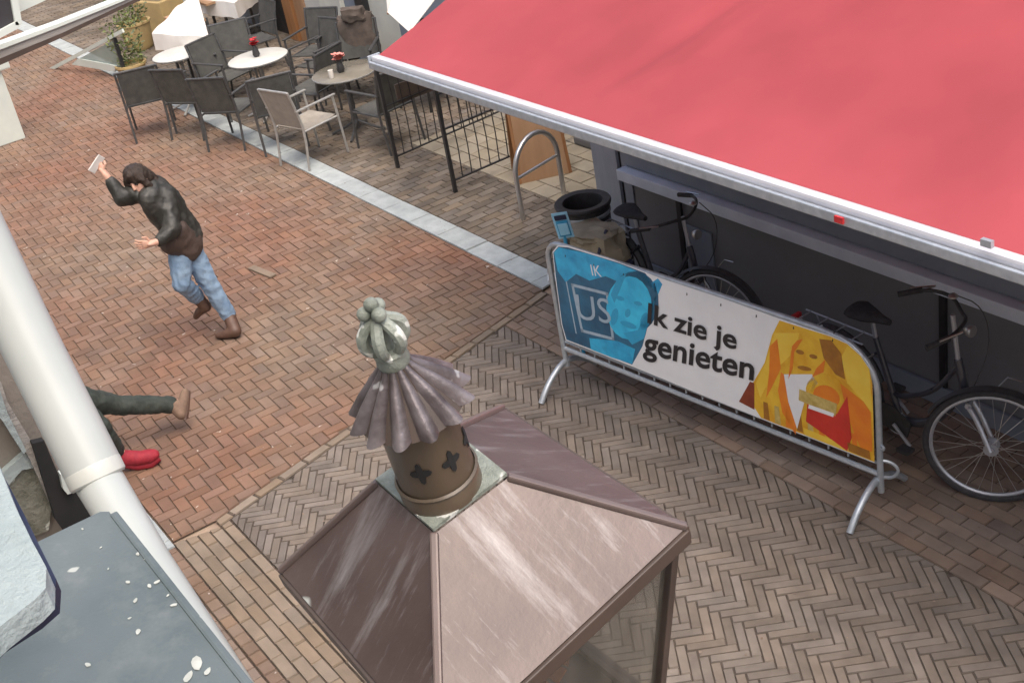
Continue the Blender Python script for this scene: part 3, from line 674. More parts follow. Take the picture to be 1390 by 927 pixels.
    for s_ in (-1, 1):
        a = stem_t + ax * -.22 + sdv * .305 * s_; b = stem_t + ax * -.09 + sdv * .275 * s_ + V((0, 0, .024))
        BL_(MB().tube([a, b], .017, 8), 'grip', mt_rubber, hb_o)
        BL_(MB().tube([b + ax * .02, b + ax * .07 + V((0, 0, .02)) - sdv * .01 * s_, a + ax * .07 + V((0, 0, .03))], .006, 6), 'brake_lever', mt_chrome, hb_o)
    BL_(MB().lathe([(.004, 0), (.026, .002), (.026, .012), (.012, .024), (.002, .026)], 14, stem_t + ax * .03 + sdv * .10 + V((0, 0, .05))), 'bell', mt_chrome)
    BL_(MB().lathe([(.01, -.045), (.03, -.02), (.036, .0), (.034, .012), (.004, .014)], 16, stem_t + ax * .10 + V((0, 0, -.12)), Matrix.Rotation(math.pi / 2, 3, 'Y')), 'headlight', mt_chrome)
    BL_(MB().tube(smooth_path([stem_t + ax * .04 + sdv * .16 + V((0, 0, .04)), stem_t + ax * .20 + sdv * .12 + V((0, 0, -.04)), stem_t + ax * .22 + sdv * .03 + V((0, 0, -.25)), head_b + V((.03, 0, 0))]), .0035, 5), 'cable', mt_plas)
    BL_(MB().tube([V((hx - .02, .05, r + .34)), V((hx + .03, .09, r + .42)), V((hx + .12, .09, r + .43))], .004, 5), 'carrier_peg', mt_chrome)
    # saddle
    sa = MB(); rings = ((-.14, .085, .03), (-.10, .10, .035), (-.02, .075, .034), (.06, .035, .03), (.13, .018, .02))
    for (x, w_, h_) in rings:
        for k in range(12):
            a = 2 * math.pi * k / 12; sa.v.append(V((seat.x + x - .02, w_ * math.cos(a), .985 + h_ * math.sin(a) * (1 if math.sin(a) > 0 else .8) + (.01 if x < -.05 else 0) - .05)))
    for k in range(4):
        for j in range(12): A = k * 12; sa.f.append((A + j, A + (j + 1) % 12, A + 12 + (j + 1) % 12, A + 12 + j))
    sa.f += [tuple(reversed(range(12))), tuple(range(48, 60))]; sa.smooth = True
    BL_(sa, 'saddle', mt_rubber)
    BL_(MB().tube([seat, (seat.x - .02, 0, .915)], .0135, 8), 'seat_post', mt_silver)
    BL_(MB().tube([bb + V((0, -.045, 0)), bb + V((0, -.035, 0))], .085, 20), 'chainring', mt_silver)
    for s_ in (-1, 1): BL_(MB().tube([bb + V((0, .07 * s_, 0)), bb + V((-.12 * s_, .07 * s_, .11 * s_))], .011, 6), 'crank', mt_silver)
    for s_ in (-1, 1): BL_(MB().box(bb + V((-.12 * s_, .115 * s_, .11 * s_)), (.085, .07, .022), bev=.005), 'pedal', mt_rubber)
    cg = MB(); cg.prism([(bb.x + .11, -.038, .33), (bb.x + .08, -.038, .22), (-.56, -.038, .30), (-.60, -.038, .37), (-.54, -.038, .42), (bb.x, -.038, .40)], (0, -.012, 0)); BL_(cg, 'chain_guard', mt_plas)
    rk = MB()
    for s_ in (-1, 1): rk.tube([(-.26, .055 * s_, .76), (-.80, .06 * s_, .765)], .006, 6); rk.tube([(-.72, .06 * s_, .765), (-.54, .07 * s_, r)], .005, 6)
    for k in range(4): rk.tube([(-.34 - .14 * k, -.06, .765), (-.34 - .14 * k, .06, .765)], .005, 6)
    BL_(rk, 'luggage_rack', mt_silver)
    BL_(MB().box((-.84, 0, .72), (.03, .10, .05), bev=.008), 'rear_light', mt_redfl)
    BL_(MB().tube([(-.3, .03, .3), (-.36, .20, .01)], .009, 6), 'kickstand', mt_silver)
    return t
f2 = onZ((1342, 607), .36)
b2 = bicycle((f2.x - .56, f2.y - .02, 0), math.radians(2), 'dark city bicycle right of the barrier, its whole front wheel in view', mt_bike, forkmat=mt_silver, steer=math.radians(28), bar_turn=math.radians(52), bar_h=1.13)
b1 = bicycle((-6.67, 5.10, 0), math.radians(-1), 'dark city bicycle with a curved silver stem behind the white part of the banner', mt_bike, steer=math.radians(18))
# canvas bag on rack of the left bicycle
def lump(name, c, d, m, parent=None, rz=0, seed=0, amp=.12):
    bm = bmesh.new(); bmesh.ops.create_cube(bm, size=1); bmesh.ops.subdivide_edges(bm, edges=bm.edges[:], cuts=5, use_grid_fill=True)
    from mathutils import noise
    mb = MB(); rr = Matrix.Rotation(rz, 3, 'Z')
    for v in bm.verts:
        p = v.co.copy(); s_ = p.normalized() * .62; p = p * .62 + s_ * .38
        n = noise.noise(p * 3.1 + V((seed, seed * .7, 0))); p *= 1 + amp * n
        v.co = V((p.x * d[0], p.y * d[1], p.z * d[2]))
    mb.bm(bm, rr, V(c)); mb.smooth = True
    return mb.build(name, m, parent)
gb = onZ((812, 325), .74)
bagt = thing('canvas_pannier', (gb.x, gb.y, .58), 'beige canvas bicycle bag hanging between the black bin and the barrier', 'bag')
lump('bag_body', (gb.x, gb.y, .66), (.40, .24, .34), mt_bag, bagt, .1, 3, .3)
fl = MB(); 
lump('bag_flap', (gb.x - .03, gb.y - .03, .80), (.34, .28, .07), mt_bag, bagt, .15, 8, .4)
MB().tube(smooth_path([(gb.x + .14, gb.y - .1, .5), (gb.x + .16, gb.y - .15, .7), (gb.x + .12, gb.y, .85)]), .012, 6).build('strap', mt_navy, bagt)
lump('bag_lining', (gb.x + .13, gb.y - .03, .52), (.26, .22, .18), mt_navy, bagt, .1, 5, .3)
# litter bin
cb = onZ((790, 270), .92)
bn = thing('litter_bin', (cb.x, cb.y, 0), 'round black litter bin with open top at the grey shop corner', 'bin')
prof = [(.17, 0), (.185, .02), (.19, .5), (.20, .86), (.215, .875), (.218, .895), (.21, .905), (.155, .900), (.15, .885), (.14, .6), (.13, .25)]
MB().lathe(prof, 28, (cb.x, cb.y, 0)).build('bin_body', mt_plas, bn)
MB().lathe([(.201, .80), (.205, .805), (.205, .83), (.202, .835)], 28, (cb.x, cb.y, 0), cap=False).build('rim_band', mt_galv, bn)
MB().lathe([(.192, .40), (.2, .41), (.2, .45), (.193, .46)], 28, (cb.x, cb.y, 0), cap=False).build('body_band', mt_galv, bn)
# blue sign on thin post
sp = onZ((764, 306), 1.05)
sg = thing('blue_post_sign', (sp.x, sp.y, 0), 'small light blue framed sign on a short post beside the black bin', 'sign')
MB().tube([(sp.x, sp.y, 0), (sp.x, sp.y, .98)], .014, 8).build('post', mt_blue, sg)
fx = V((.56, .81, 0)); fz = V((-.1, -.1, .98)).normalized(); fn = fx.cross(fz)
def sgb(du, dz, w_, h_, off, m, nm):
    c = sp + fx * du + fz * dz + fn * off; MB().box(c, (w_, .016, h_), Matrix((fx, fn, fz)).transposed(), bev=.006).build(nm, m, sg)
sgb(0, 0, .115, .20, 0, mt_lblue, 'frame'); sgb(0, -.02, .085, .12, .011, mt_blue, 'panel'); sgb(0, .065, .085, .035, .012, mt_navy, 'header'); sgb(.0, -.022, .07, .09, .02, mt_lblue, 'face')

# ------------------------------------------------------------------ steel bike stand
a, b = onZ((708, 300)), onZ((768, 262)); mid = (a + b) / 2; d = (b - a).normalized()
bs = thing('bicycle_stand', mid, 'brushed steel arched bicycle stand with a cross bar left of the bin', 'bike stand')
hw = (b - a).length / 2 * .92
pts = [mid - d * hw, mid - d * hw + V((0, 0, .40))] + arc(mid + V((0, 0, .42)), hw, math.pi, 0, 13, d) + [mid + d * hw + V((0, 0, .40)), mid + d * hw]
MB().tube(pts, .024, 10).build('hoop', mt_chrome, bs); MB().tube([mid - d * hw + V((0, 0, .40)), mid + d * hw + V((0, 0, .40))], .015, 8).build('cross_bar', mt_chrome, bs)
# wooden folding board
wb = onZ((735, 232)); wt = thing('wooden_board', (wb.x, wb.y, 0), 'brown wooden folding board standing by the iron railing near the shop corner', 'signboard')
for s_, q in ((-1, 0), (1, 1)):
    A = V((wb.x + .14 * s_, wb.y, 0)); dirn = V((.42, .9, 0)).normalized(); nn = V((.9, -.42, 0))
    base_c = wb + nn * .20 * s_; top_c = wb + V((0, 0, .78)) + nn * .02 * s_
    zz = (top_c - base_c); 
    for (o1, o2) in ((-.24, .24),):
        MB().prism([base_c + dirn * o1, base_c + dirn * o2, top_c + dirn * o2 * .92, top_c + dirn * o1 * .92], nn * .02 * s_).build('board', mt_wood, wt)
    for e in (-.25, .25): MB().bar(base_c + dirn * e + nn * .012 * s_, top_c + dirn * e * .92 + nn * .012 * s_, .03, .035).build('edge_strip', mt_orange, wt)
# black round-backed chair behind the board
def plain_tube_thing(): pass

# ------------------------------------------------------------------ iron railings
def railing(p0, p1, h, label, board=False):
    p0, p1 = V(p0), V(p1); t = thing('iron_railing', (p0.x, p0.y, 0), label, 'railing', 'black iron railings round the courtyard'); L = (p1 - p0).length; d = (p1 - p0).normalized()
    for q in (p0, p1): MB().bar(q, q + V((0, 0, h)), .034, .034, upv=V((1, 0, 0))).build('post', mt_black, t)
    for z in (.12, h * .62, h - .05): MB().bar(p0 + V((0, 0, z)), p1 + V((0, 0, z)), .022, .012).build('rail', mt_black, t)
    n = int(L / .11)
    for k in range(1, n):
        a = p0 + d * (L * k / n); bow = V((-d.y, d.x, 0)) * .0
        MB().tube([a + V((0, 0, .12)), a + V((0, 0, h * .4)) + d * .012, a + V((0, 0, h - .05))], .006, 5).build('bar', mt_black, t)
    if board:
        MB().box((p0 + p1) / 2 + V((.03, 0, h * .68)), (.02, L * .8, .20)).build('board', mt_brownd, t)
    return t
railing((-11.6, 5.63, 0), (-11.75, 7.5, 0), 1.08, 'black iron railing with a dark board nearest the café tables', True)
railing((-10.48, 5.64, 0), (-10.55, 7.9, 0), 1.05, 'black iron railing with thin bars nearer the bicycle stand')

# ------------------------------------------------------------------ café furniture
def chair(loc, rz, label, seatm, framem):
    t = thing('terrace_chair', loc, label, 'chair', 'café terrace armchairs', rz)
    Bd = lambda m_, n_, mm: m_.build(n_, mm, t, world=False)
    sm = MB(); pts = []
    for (x, z) in ((-.22, .44), (-.08, .425), (.08, .425), (.23, .45)): pts.append((x, z))
    for (x, z) in pts: sm.v += [V((x, -.22, z)), V((x, .22, z)), V((x, .22, z - .014)), V((x, -.22, z - .014))]
    for k in range(3):
        for j in range(4): A = k * 4; sm.f.append((A + j, A + (j + 1) % 4, A + 4 + (j + 1) % 4, A + 4 + j))
    sm.f += [(3, 2, 1, 0), (12, 13, 14, 15)]; Bd(sm, 'seat', seatm)
    bm_ = MB(); 
    prof = ((-.225, .46), (-.255, .60), (-.29, .76), (-.315, .88))
    for (x, z) in prof: bm_.v += [V((x, -.225, z)), V((x, .225, z)), V((x - .014, .225, z)), V((x - .014, -.225, z))]
    for k in range(3):
        for j in range(4): A = k * 4; bm_.f.append((A + j, A + (j + 1) % 4, A + 4 + (j + 1) % 4, A + 4 + j))
    bm_.f += [(3, 2, 1, 0), (12, 13, 14, 15)]; Bd(bm_, 'backrest', seatm)
    for s_ in (-1, 1):
        y = .245 * s_
        Bd(MB().tube(smooth_path([(.27, y, 0), (.25, y, .4), (.235, y, .655)], 1), .0145, 7), 'leg', framem)
        Bd(MB().tube(smooth_path([(-.30, y, 0), (-.235, y, .42), (-.27, y, .66), (-.33, y, .89)], 1), .0145, 7), 'leg', framem)
        Bd(MB().bar((-.29, y, .665), (.27, y, .665), .038, .018, bev=.006), 'armrest', framem)
        Bd(MB().tube([(-.24, y * .97, .425), (.25, y * .97, .425)], .012, 6), 'side_rail', framem)
    Bd(MB().tube([(-.325, -.245, .885), (-.325, .245, .885)], .0145, 7), 'top_rail', framem)
    return t
GR = None
def face(p, q): return math.atan2(q[1] - p[1], q[0] - p[0])
T1, T2, T3 = (-14.62, 5.60), (-12.98, 5.92), (-15.95, 5.10)
ch0 = chair((-14.12, 4.92, 0), face((-14.12, 4.92), T1), 'dark grey armchair, back to the street, in front of the red flowers', mt_chair, mt_cframe)
def put(x, y, ang, label): return dup(ch0, (x, y, 0), ang, label)
put(-15.55, 4.42, math.radians(160), 'dark armchair standing out on the red bricks, nearest to the windscreen')
put(-14.95, 4.80, math.radians(120), 'dark armchair between the small white table and the chair in front of the flowers')
put(-13.75, 5.85, math.radians(205), 'dark grey armchair between the white flower table and the brown table')
put(-15.1, 6.55, math.radians(-60), 'grey armchair behind the white table with red flowers, against the facade')
put(-15.75, 5.75, math.radians(-20), 'grey armchair beside the white tablecloth, behind the small white table')
put(-16.55, 6.35, math.radians(-90), 'grey armchair half hidden behind the white tablecloth by the post')
ca = chair((-12.72, 5.22, 0), face((-12.72, 5.22), (-12.9, 5.95)), 'light taupe armchair with its front legs over the kerb, before the brown table', mt_chair2, mt_cframe2)
put(-12.30, 5.95, math.radians(190), 'dark armchair between the brown table and the iron railing')
put(-13.50, 5.22, math.radians(160), 'dark armchair between the taupe chair and the white flower table')
put(-15.32, 5.42, math.radians(20), 'dark armchair wedged between the small white table and the flower table')
put(-14.55, 6.35, math.radians(-75), 'grey armchair behind the flower table, beside the chair with the coat')
bl = chair((-13.05, 6.95, 0), math.radians(-75), 'black armchair behind the brown table near the dark door post', mt_black, mt_black)
cc = chair((-13.95, 6.55, 0), math.radians(-40), 'dark armchair with a brown coat over its back, before the white column', mt_chair, mt_cframe)
# coat over it
cf = V((-13.95, 6.55, 0)); dd = V((math.cos(math.radians(-40)), math.sin(math.radians(-40)), 0))
ct = thing('brown_coat', cf - dd * .31 + V((0, 0, .45)), 'brown hooded coat hanging over the back of a café chair', 'coat')
cobj = lump('coat_body', cf - dd * .33 + V((0, 0, .70)), (.15, .42, .50), mt_coat, ct, math.radians(-40), 4, .3)
lump('coat_hood', cf - dd * .30 + V((0, 0, .97)), (.17, .26, .16), mt_coat, ct, math.radians(-40), 9, .3)

def table(loc, r, topm, label, legm, h=.73):
    t = thing('cafe_table', (loc[0], loc[1], 0), label, 'table', 'café terrace tables')
    MB().lathe([(r - .01, h - .022), (r, h - .018), (r, h - .006), (r - .008, h)], 40, (loc[0], loc[1], 0)).build('table_top', topm, t)
    MB().lathe([(r + .002, h - .026), (r + .006, h - .02), (r + .006, h - .010), (r + .001, h - .008)], 40, (loc[0], loc[1], 0), cap=False).build('top_edge', mt_cframe2, t)
    MB().tube([(loc[0], loc[1], .06), (loc[0], loc[1], h - .02)], .024, 10).build('column', legm, t)
    for k in range(4):
        a = math.pi / 4 + k * math.pi / 2; e = V((math.cos(a), math.sin(a), 0)); c = V((loc[0], loc[1], 0))
        MB().tube(smooth_path([c + V((0, 0, .16)), c + e * .16 + V((0, 0, .07)), c + e * .32 + V((0, 0, .015))]), .015, 7).build('leg', legm, t)
        MB().tube([c + V((0, 0, h - .15)), c + e * r * .6 + V((0, 0, h - .03))], .009, 6).build('bracket', legm, t)
    return t
table(T1, .36, mt_table, 'round white café table with a vase of red flowers on it', mt_cframe2)
table(T2, .37, mt_table2, 'round brown café table with a pink flower and a white candle', mt_cframe)
table(T3, .33, mt_table, 'small round white café table nearest the windscreen', mt_cframe2)
def flowers(loc, m, label, n=16, r=.05, h=.85, sc=1.):
    t = thing('flower_vase', loc, label, 'vase'); x, y, z = loc
    MB().lathe([(.03, 0), (.045, .03), (.035, .09), (.025, .12), (.032, .14)], 14, loc).build('vase', mt_plas, t)
    for k in range(n):
        a = random.uniform(0, 6.28); rr = random.uniform(0, r); zz = z + .16 + random.uniform(-.02, .05)
        c = V((x + rr * math.cos(a), y + rr * math.sin(a), zz)); f = MB()
        f.tube([(x, y, z + .1), c], .002, 4)
        for j in range(5):
            b_ = j * 1.256 + a; e = V((math.cos(b_), math.sin(b_), .5)) * .022 * sc; sd_ = V((-math.sin(b_), math.cos(b_), 0)) * .012 * sc
            f.quad(c, c + e * .6 + sd_, c + e, c + e * .6 - sd_)
        f.smooth = False; f.build('flower', m, t, fix=False)
flowers((T1[0] - .02, T1[1] + .0, .731), mt_redfl, 'small dark vase of red flowers on the white café table', sc=1.5)
q = onZ((463, 96), .75); flowers((q.x, q.y, .731), mt_pinkfl, 'pink flower in a vase standing on the brown café table', 12, .045, sc=2)
q = onZ((450, 104), .75); cn = thing('candle', (q.x, q.y, .731), 'white candle in a glass on the brown café table', 'candle')
MB().lathe([(.025, 0), (.028, .01), (.028, .09), (.022, .09), (.02, .02)], 14, (q.x, q.y, .731)).build('candle_glass', mt_white, cn)
# white cloths (covered tables at the far end of the terrace)
def cloth(name, pxs, z, label):
    c = [onZ(p, z) for p in pxs]; n = 10; mb = MB()
    for j in range(n + 1):
        for i in range(n + 1):
            u, v = i / n, j / n; P_ = (c[0] * (1 - u) + c[1] * u) * (1 - v) + (c[3] * (1 - u) + c[2] * u) * v
            P_.z += .012 * math.sin(9 * u + 4 * v) * math.cos(7 * v); mb.v.append(P_)
    for j in range(n):
        for i in range(n): a = j * (n + 1) + i; mb.f.append((a, a + 1, a + n + 2, a + n + 1))
    rim = [(i, 0) for i in range(n)] + [(n, j) for j in range(n)] + [(n - i, n) for i in range(n)] + [(0, n - j) for j in range(n)]
    ids = [j * (n + 1) + i for i, j in rim]; ctr = sum(c, V()) / 4; k0 = len(mb.v)
    for q_, id_ in enumerate(ids):
        p = mb.v[id_]; o = (p - ctr); o.z = 0; mb.v.append(p + o.normalized() * (.02 + .02 * math.sin(q_ * 1.9)) - V((0, 0, .22)))
    for q_ in range(len(ids)): mb.f.append((ids[q_], ids[(q_ + 1) % len(ids)], k0 + (q_ + 1) % len(ids), k0 + q_))
    mb.smooth = True; o = tag(mb.build(name, mt_white), label, 'tablecloth')
    tb = thing('long_table', (ctr.x, ctr.y, 0), 'table hidden under ' + label.replace('draped', 'that is draped')[:60], 'table')
    MB().box((ctr.x, ctr.y, z - .03), ((c[1] - c[0]).length * .6, (c[2] - c[1]).length * .6, .03)).build('table_top', mt_wood, tb)
    for sx in (-1, 1):
        for sy in (-1, 1): MB().bar((ctr.x + sx * .25, ctr.y + sy * .2, 0), (ctr.x + sx * .25, ctr.y + sy * .2, z - .04), .035, .035, upv=V((1, 0, 0))).build('leg', mt_cframe, tb)
    tb['label'] = ('plain table standing under the large white cloth at the far end of the terrace' if z > .8 else 'plain table standing under the smaller white cloth at the top edge of the photo')
    return o
cloth('tablecloth', [(206, 46), (242, 8), (268, -6), (283, 50)], .86, 'large white cloth draped over a table behind the small white table')
cloth('tablecloth', [(268, -2), (292, -40), (345, -20), (318, 4)], .78, 'white cloth edge at the top of the photo beside the blue-grey facade')
# cream parasol left of the red awning
pc = [onZ(p, 2.05) for p in ((556, 44), (526, 17), (520, -50), (648, -75))]
pr = thing('parasol', (pc[0] + pc[2] + pc[1] + pc[3]) / 4 * 1 - V((0, 0, 2.05)), 'cream parasol whose edge shows beside the left end of the red awning', 'parasol')
ctr = sum(pc, V()) / 4; ctr.z = 2.4
mb = MB(); 
for k in range(4):
    a, b = pc[k], pc[(k + 1) % 4]; mb.prism([ctr, a, b], (0, 0, -.006))
mb.build('canopy', mt_cream, pr)
for k in range(4): MB().bar(ctr - V((0, 0, .02)), pc[k] - V((0, 0, .015)), .016, .016).build('rib', mt_wood, pr)
pq = pc[3] + V((.9, .5, 0))
MB().tube([(pq.x, pq.y, 0), (pq.x, pq.y, 2.5), (ctr.x, ctr.y, 2.62), (ctr.x, ctr.y, 2.4)], .022, 8).build('pole', mt_wood, pr)
MB().box((pq.x, pq.y, .04), (.4, .4, .08), bev=.015).build('base', mt_dgrey, pr)

# windscreen at the terrace end
ws0, ws1 = onZ((97, 97)), onZ((172, 108))
wsn = thing('windscreen', ws1, 'low terrace windscreen with a pale top rail, greenish glass and a black post', 'windscreen')
tl, tr_ = onP((100, 86), ws0, V((.5, .86, 0))), None
hN = V((-(ws1 - ws0).y, (ws1 - ws0).x, 0)).normalized()
A = onP((157, 50), ws1, hN); Bq = onP((165, 42), ws1, hN)
MB().bar(ws1, onP((155, 52), ws1, hN), .05, .05, upv=V((1, 0, 0))).build('post', mt_black, wsn)
C1 = onP((40, 110), ws1, hN); C2 = onP((167, 42), ws1, hN); C3 = onP((104, 79), ws1, hN)
MB().bar(C1, C2, .05, .03, upv=hN).build('top_rail', mt_pale, wsn)
G1 = onP((104, 82), ws1, hN); G2 = onP((156, 54), ws1, hN); G3 = onP((170, 98), ws1, hN); G4 = onP((152, 96), ws1, hN)
MB().prism([G1, G2, G3, G4], hN * .012).build('glass_pane', mt_sglass, wsn)
MB().prism([onP(p, ws1 - hN * .015, hN) for p in ((97, 88), (106, 80), (158, 90), (155, 98))], hN * .04).build('kick_board', mt_pale, wsn)

# ------------------------------------------------------------------ planters with greenery
def planter(px_, label, h, w_, seed):
    c = onZ(px_); t = thing('planter', c, label, 'planter', 'glazed planters past the terrace'); random.seed(seed)
    MB().lathe([(w_ * .36, 0), (w_ * .42, .05), (w_ * .5, h - .04), (w_ * .54, h - .03), (w_ * .54, h), (w_ * .46, h), (w_ * .45, h - .05)], 24, c).build('pot', mt_yel, t)
    lf = MB()
    for k in range(420):
        a = random.uniform(0, 6.28); rr = w_ * .5 * math.sqrt(random.random()); z = h + random.random() ** 1.3 * .6
        rr *= 1 + .5 * (z - h); p = c + V((rr * math.cos(a), rr * math.sin(a), z)); e = V((random.uniform(-1, 1), random.uniform(-1, 1), random.uniform(-.3, 1))).normalized() * random.uniform(.05, .09)
        s_ = e.cross(V((random.uniform(-1, 1), random.uniform(-1, 1), .3))).normalized() * .016
        lf.quad(p, p + e * .5 + s_, p + e, p + e * .5 - s_)
    f = lf.build('foliage', mt_leaf, t, fix=False); f['kind'] = 'stuff'
    return t
planter((192, 66), 'yellow glazed planter with bushy greenery near the windscreen', .42, .48, 11)
planter((182, 102), 'low grassy green planter between the windscreen and the small white table', .18, .42, 5)
c = onZ((225, 40)); bx = thing('wooden_crate', c, 'brown cardboard-coloured crate behind the yellow planter', 'crate')
MB().box(c + V((0, 0, .25)), (.7, .45, .5), Matrix.Rotation(.3, 3, 'Z'), bev=.01).build('crate_body', mt_yel, bx)
MB().box(c + V((0, 0, .512)), (.5, .3, .02), Matrix.Rotation(.3, 3, 'Z')).build('lid', mt_tile, bx)
MB().box(c + V((.15, .1, .55)), (.22, .16, .07), Matrix.Rotation(.5, 3, 'Z'), bev=.015).build('contents', mt_pinkfl, bx)

# ------------------------------------------------------------------ café building behind the terrace
CY = 7.35
cafe = thing('cafe_building', (-18, CY, 0), 'café front with blue-grey panels, timber door frame and white columns behind the tables', 'building')
def cb_(x0, x1, z0, z1, m, nm, dy=0., th=.12): MB().box(((x0 + x1) / 2, CY + dy + th / 2, (z0 + z1) / 2), (x1 - x0, th, z1 - z0), bev=.004).build(nm, m, cafe)
MB().box((-19.2, CY + .9, 3.2), (14.2, 1.5, 6.4)).build('wall', mt_wall, cafe)
X = lambda p: onY(p, CY).x
xs = [X((p, 10)) for p in (318, 362, 388, 399, 413, 446, 474, 492, 503)]
cb_(-25.8, xs[0], 0, 3, mt_colw, 'render_panel')
cb_(xs[0], xs[1], 0, 3, mt_bgrey, 'blue_panel')
cb_(xs[1], xs[2], 0, 3, mt_dark, 'doorway', .05)
cb_(xs[2], xs[3], 0, 3, mt_orange, 'door_frame', -.05)
cb_(xs[3], xs[4], 0, 3, mt_wood, 'door_leaf', -.0)
cb_(xs[4], xs[5], 0, 3, mt_table, 'window_panel', .02)
cb_(xs[5], xs[6], 0, 3, mt_colw, 'column', -.12, .22)
cb_(xs[6] + .003, xs[7], 0, 3, mt_bgrey, 'grey_column', -.06)
cb_(xs[7] + .003, xs[8], 0, 3, mt_black, 'door_post', -.10)
cb_(xs[8] + .003, -14.2, 0, 3, mt_colw, 'render_panel', -.02)
cb_(-14.197, -12.1, 0, 3, mt_bgrey, 'grey_panel', -.02)
for z in (.25, .45): cb_(xs[4] + .1, xs[5] - .1, z, z + .02, mt_bgrey, 'window_bar', -.004, .02)
# courtyard end wall
cw = thing('courtyard_wall', (-10.5, 8.75, 0), 'pale courtyard wall behind the black iron railings', 'wall')
MB().box((-10.5, 8.80, 1.5), (3.5, .2, 3.0)).build('masonry', mt_tile, cw)
for k in range(10): MB().box((-10.5, 8.693, .3 * k + .3), (3.2, .012, .012)).build('joint_line', mt_jointr, cw)
# a far terrace of houses closing the street
far = thing('far_houses', (-30, 3, 0), 'brick house fronts closing off the far end of the street', 'building')
MB().box((-33, 6, 3.5), (3, 26, 7)).build('wall', mt_wall, far)

# ------------------------------------------------------------------ own side of the street: left building
lb = thing('left_building', (-6, -.3, 0), 'building on the photographer’s side with a zinc ledge and a weathered pier', 'building')
MB().box((-11, -.75, 2.75), (34, .9, 5.5)).build('wall', mt_colw, lb)  # unseen wall, coloured white and kept low to bounce light under the awning
LZ = 3.8
q0 = onZ((145, 690), LZ); q1 = onZ((327, 930), LZ); q2 = onZ((58, 742), LZ)
led = [V((q0.x + .010, q0.y, LZ)), V((q0.x - .0, q0.y - .01, LZ)), V((q2.x - .02, -.3, LZ)), V((2.5, -.3, LZ)), V((2.5, q0.y, LZ))]
ledge = MB().prism(led, (0, 0, -.055)).build('zinc_ledge', mt_zinc, lb)
MB().bar((q0.x + .02, q0.y + .003, LZ - .012), (2.5, q0.y + .003, LZ - .012), .012, .03, bev=.004).build('drip_edge', mt_zinc, lb)
random.seed(3)
for p, r_ in (((187, 752), .009), ((198, 758), .006), ((174, 790), .009), ((203, 795), .010), ((213, 790), .010), ((184, 815), .010), ((236, 821), .011), ((188, 857), .012), ((119, 902), .011), ((176, 839), .006), ((112, 718), .006), ((137, 743), .005), ((228, 808), .006), ((147, 772), .005), ((267, 900), .028), ((256, 918), .02), ((282, 911), .014)):
    c = onZ(p, LZ + .001); n = 9; e1 = V((random.uniform(-1, 1), random.uniform(-1, 1), 0)).normalized(); e2 = V((-e1.y, e1.x, 0))
    MB().prism([c + (e1 * math.cos(6.283 * k / n) * 1.3 + e2 * math.sin(6.283 * k / n) * .75) * r_ * .34 * random.uniform(.8, 1.15) for k in range(n)], (0, 0, .0008)).build('white_dropping', mt_drop, lb)
# chipped sill
SZ = 4.25
pts = [onZ(p, SZ) for p in ((-30, 560), (2, 640), (22, 690), (44, 735), (63, 770), (62, 798), (45, 815), (0, 850), (-60, 905), (-120, 800))]
MB().prism(pts, (0, 0, -.02)).build('chipped_sill', mt_chip, lb, smooth=False)
pts2 = [onZ(p, SZ - .022) for p in ((-30, 580), (10, 655), (34, 700), (56, 745), (76, 785), (74, 815), (50, 836), (0, 868), (-60, 925), (-120, 800))]
MB().prism(pts2, (0, 0, -.012)).build('sill_shade', mt_navy, lb)  # navy slab paints the shadow below the sill
# pier with plaster, concrete patch, frame strip and a dark plate for the shade of a gap
PX = -2.62
def pz(name, pl, m, off, th=.02): MB().prism([onX(p, PX + off) for p in pl], (-th, 0, 0)).build(name, m, lb)
pz('pier_plaster', [(-80, 280), (-20, 330), (30, 480), (52, 560), (66, 610), (80, 640), (100, 690), (60, 760), (-80, 860)], mt_plaster, 0, .3)
pz('concrete_patch', [(-20, 675), (10, 652), (32, 632), (48, 628), (58, 662), (70, 690), (66, 720), (30, 735), (-20, 745)], mt_mossy, .012)
pz('paint_edge', [(-20, 660), (0, 645), (34, 615), (46, 622), (50, 634), (30, 638), (10, 660), (-20, 682)], mt_chip, .018)
pz('frame_strip', [(-10, 510), (2, 520), (10, 545), (48, 608), (62, 640), (90, 700), (82, 712), (40, 622), (0, 560), (-10, 545)], mt_greyw, .03, .03)
pz('pale_edge', [(-10, 528), (0, 530), (10, 560), (36, 612), (32, 616), (4, 572), (-10, 555)], mt_chip, .045, .012)
pz('gap_shade', [(44, 602), (60, 598), (86, 660), (104, 668), (124, 702), (100, 740), (76, 706), (66, 672)], mt_dark, .05, .02)  # black plate before the plaster paints the shade of a recess
pz('bracket', [(82, 644), (89, 640), (97, 660), (100, 668), (92, 671), (86, 664)], mt_pale, .065, .02)
# rain pipe, slanting
YP = .29
P = [onY(p, YP) for p in ((-60, 255), (40, 465), (128, 640))]
rp = thing('rain_pipe', P[2], 'cream plastic rain pipe slanting down across the left edge', 'pipe')
rr = .049
MB().tube([P[0], P[1], P[2]], rr, 28).build('upper_pipe', mt_pipe, rp)
dn = (P[2] - P[0]).normalized(); E0 = P[2] + dn * .012
MB().tube([P[2] - dn * .012, P[2] - dn * .008, P[2] + dn * .014, P[2] + dn * .018], [rr - .001, rr + .0004, rr + .0004, rr - .003], 28).build('sleeve', mt_pipe2, rp)
Pl = [P[2] + dn * .016, onY((205, 770), YP), onY((322, 945), YP - .0)]
MB().tube(Pl, [.041, .037, .031], 28).build('lower_pipe', mt_pipe, rp)

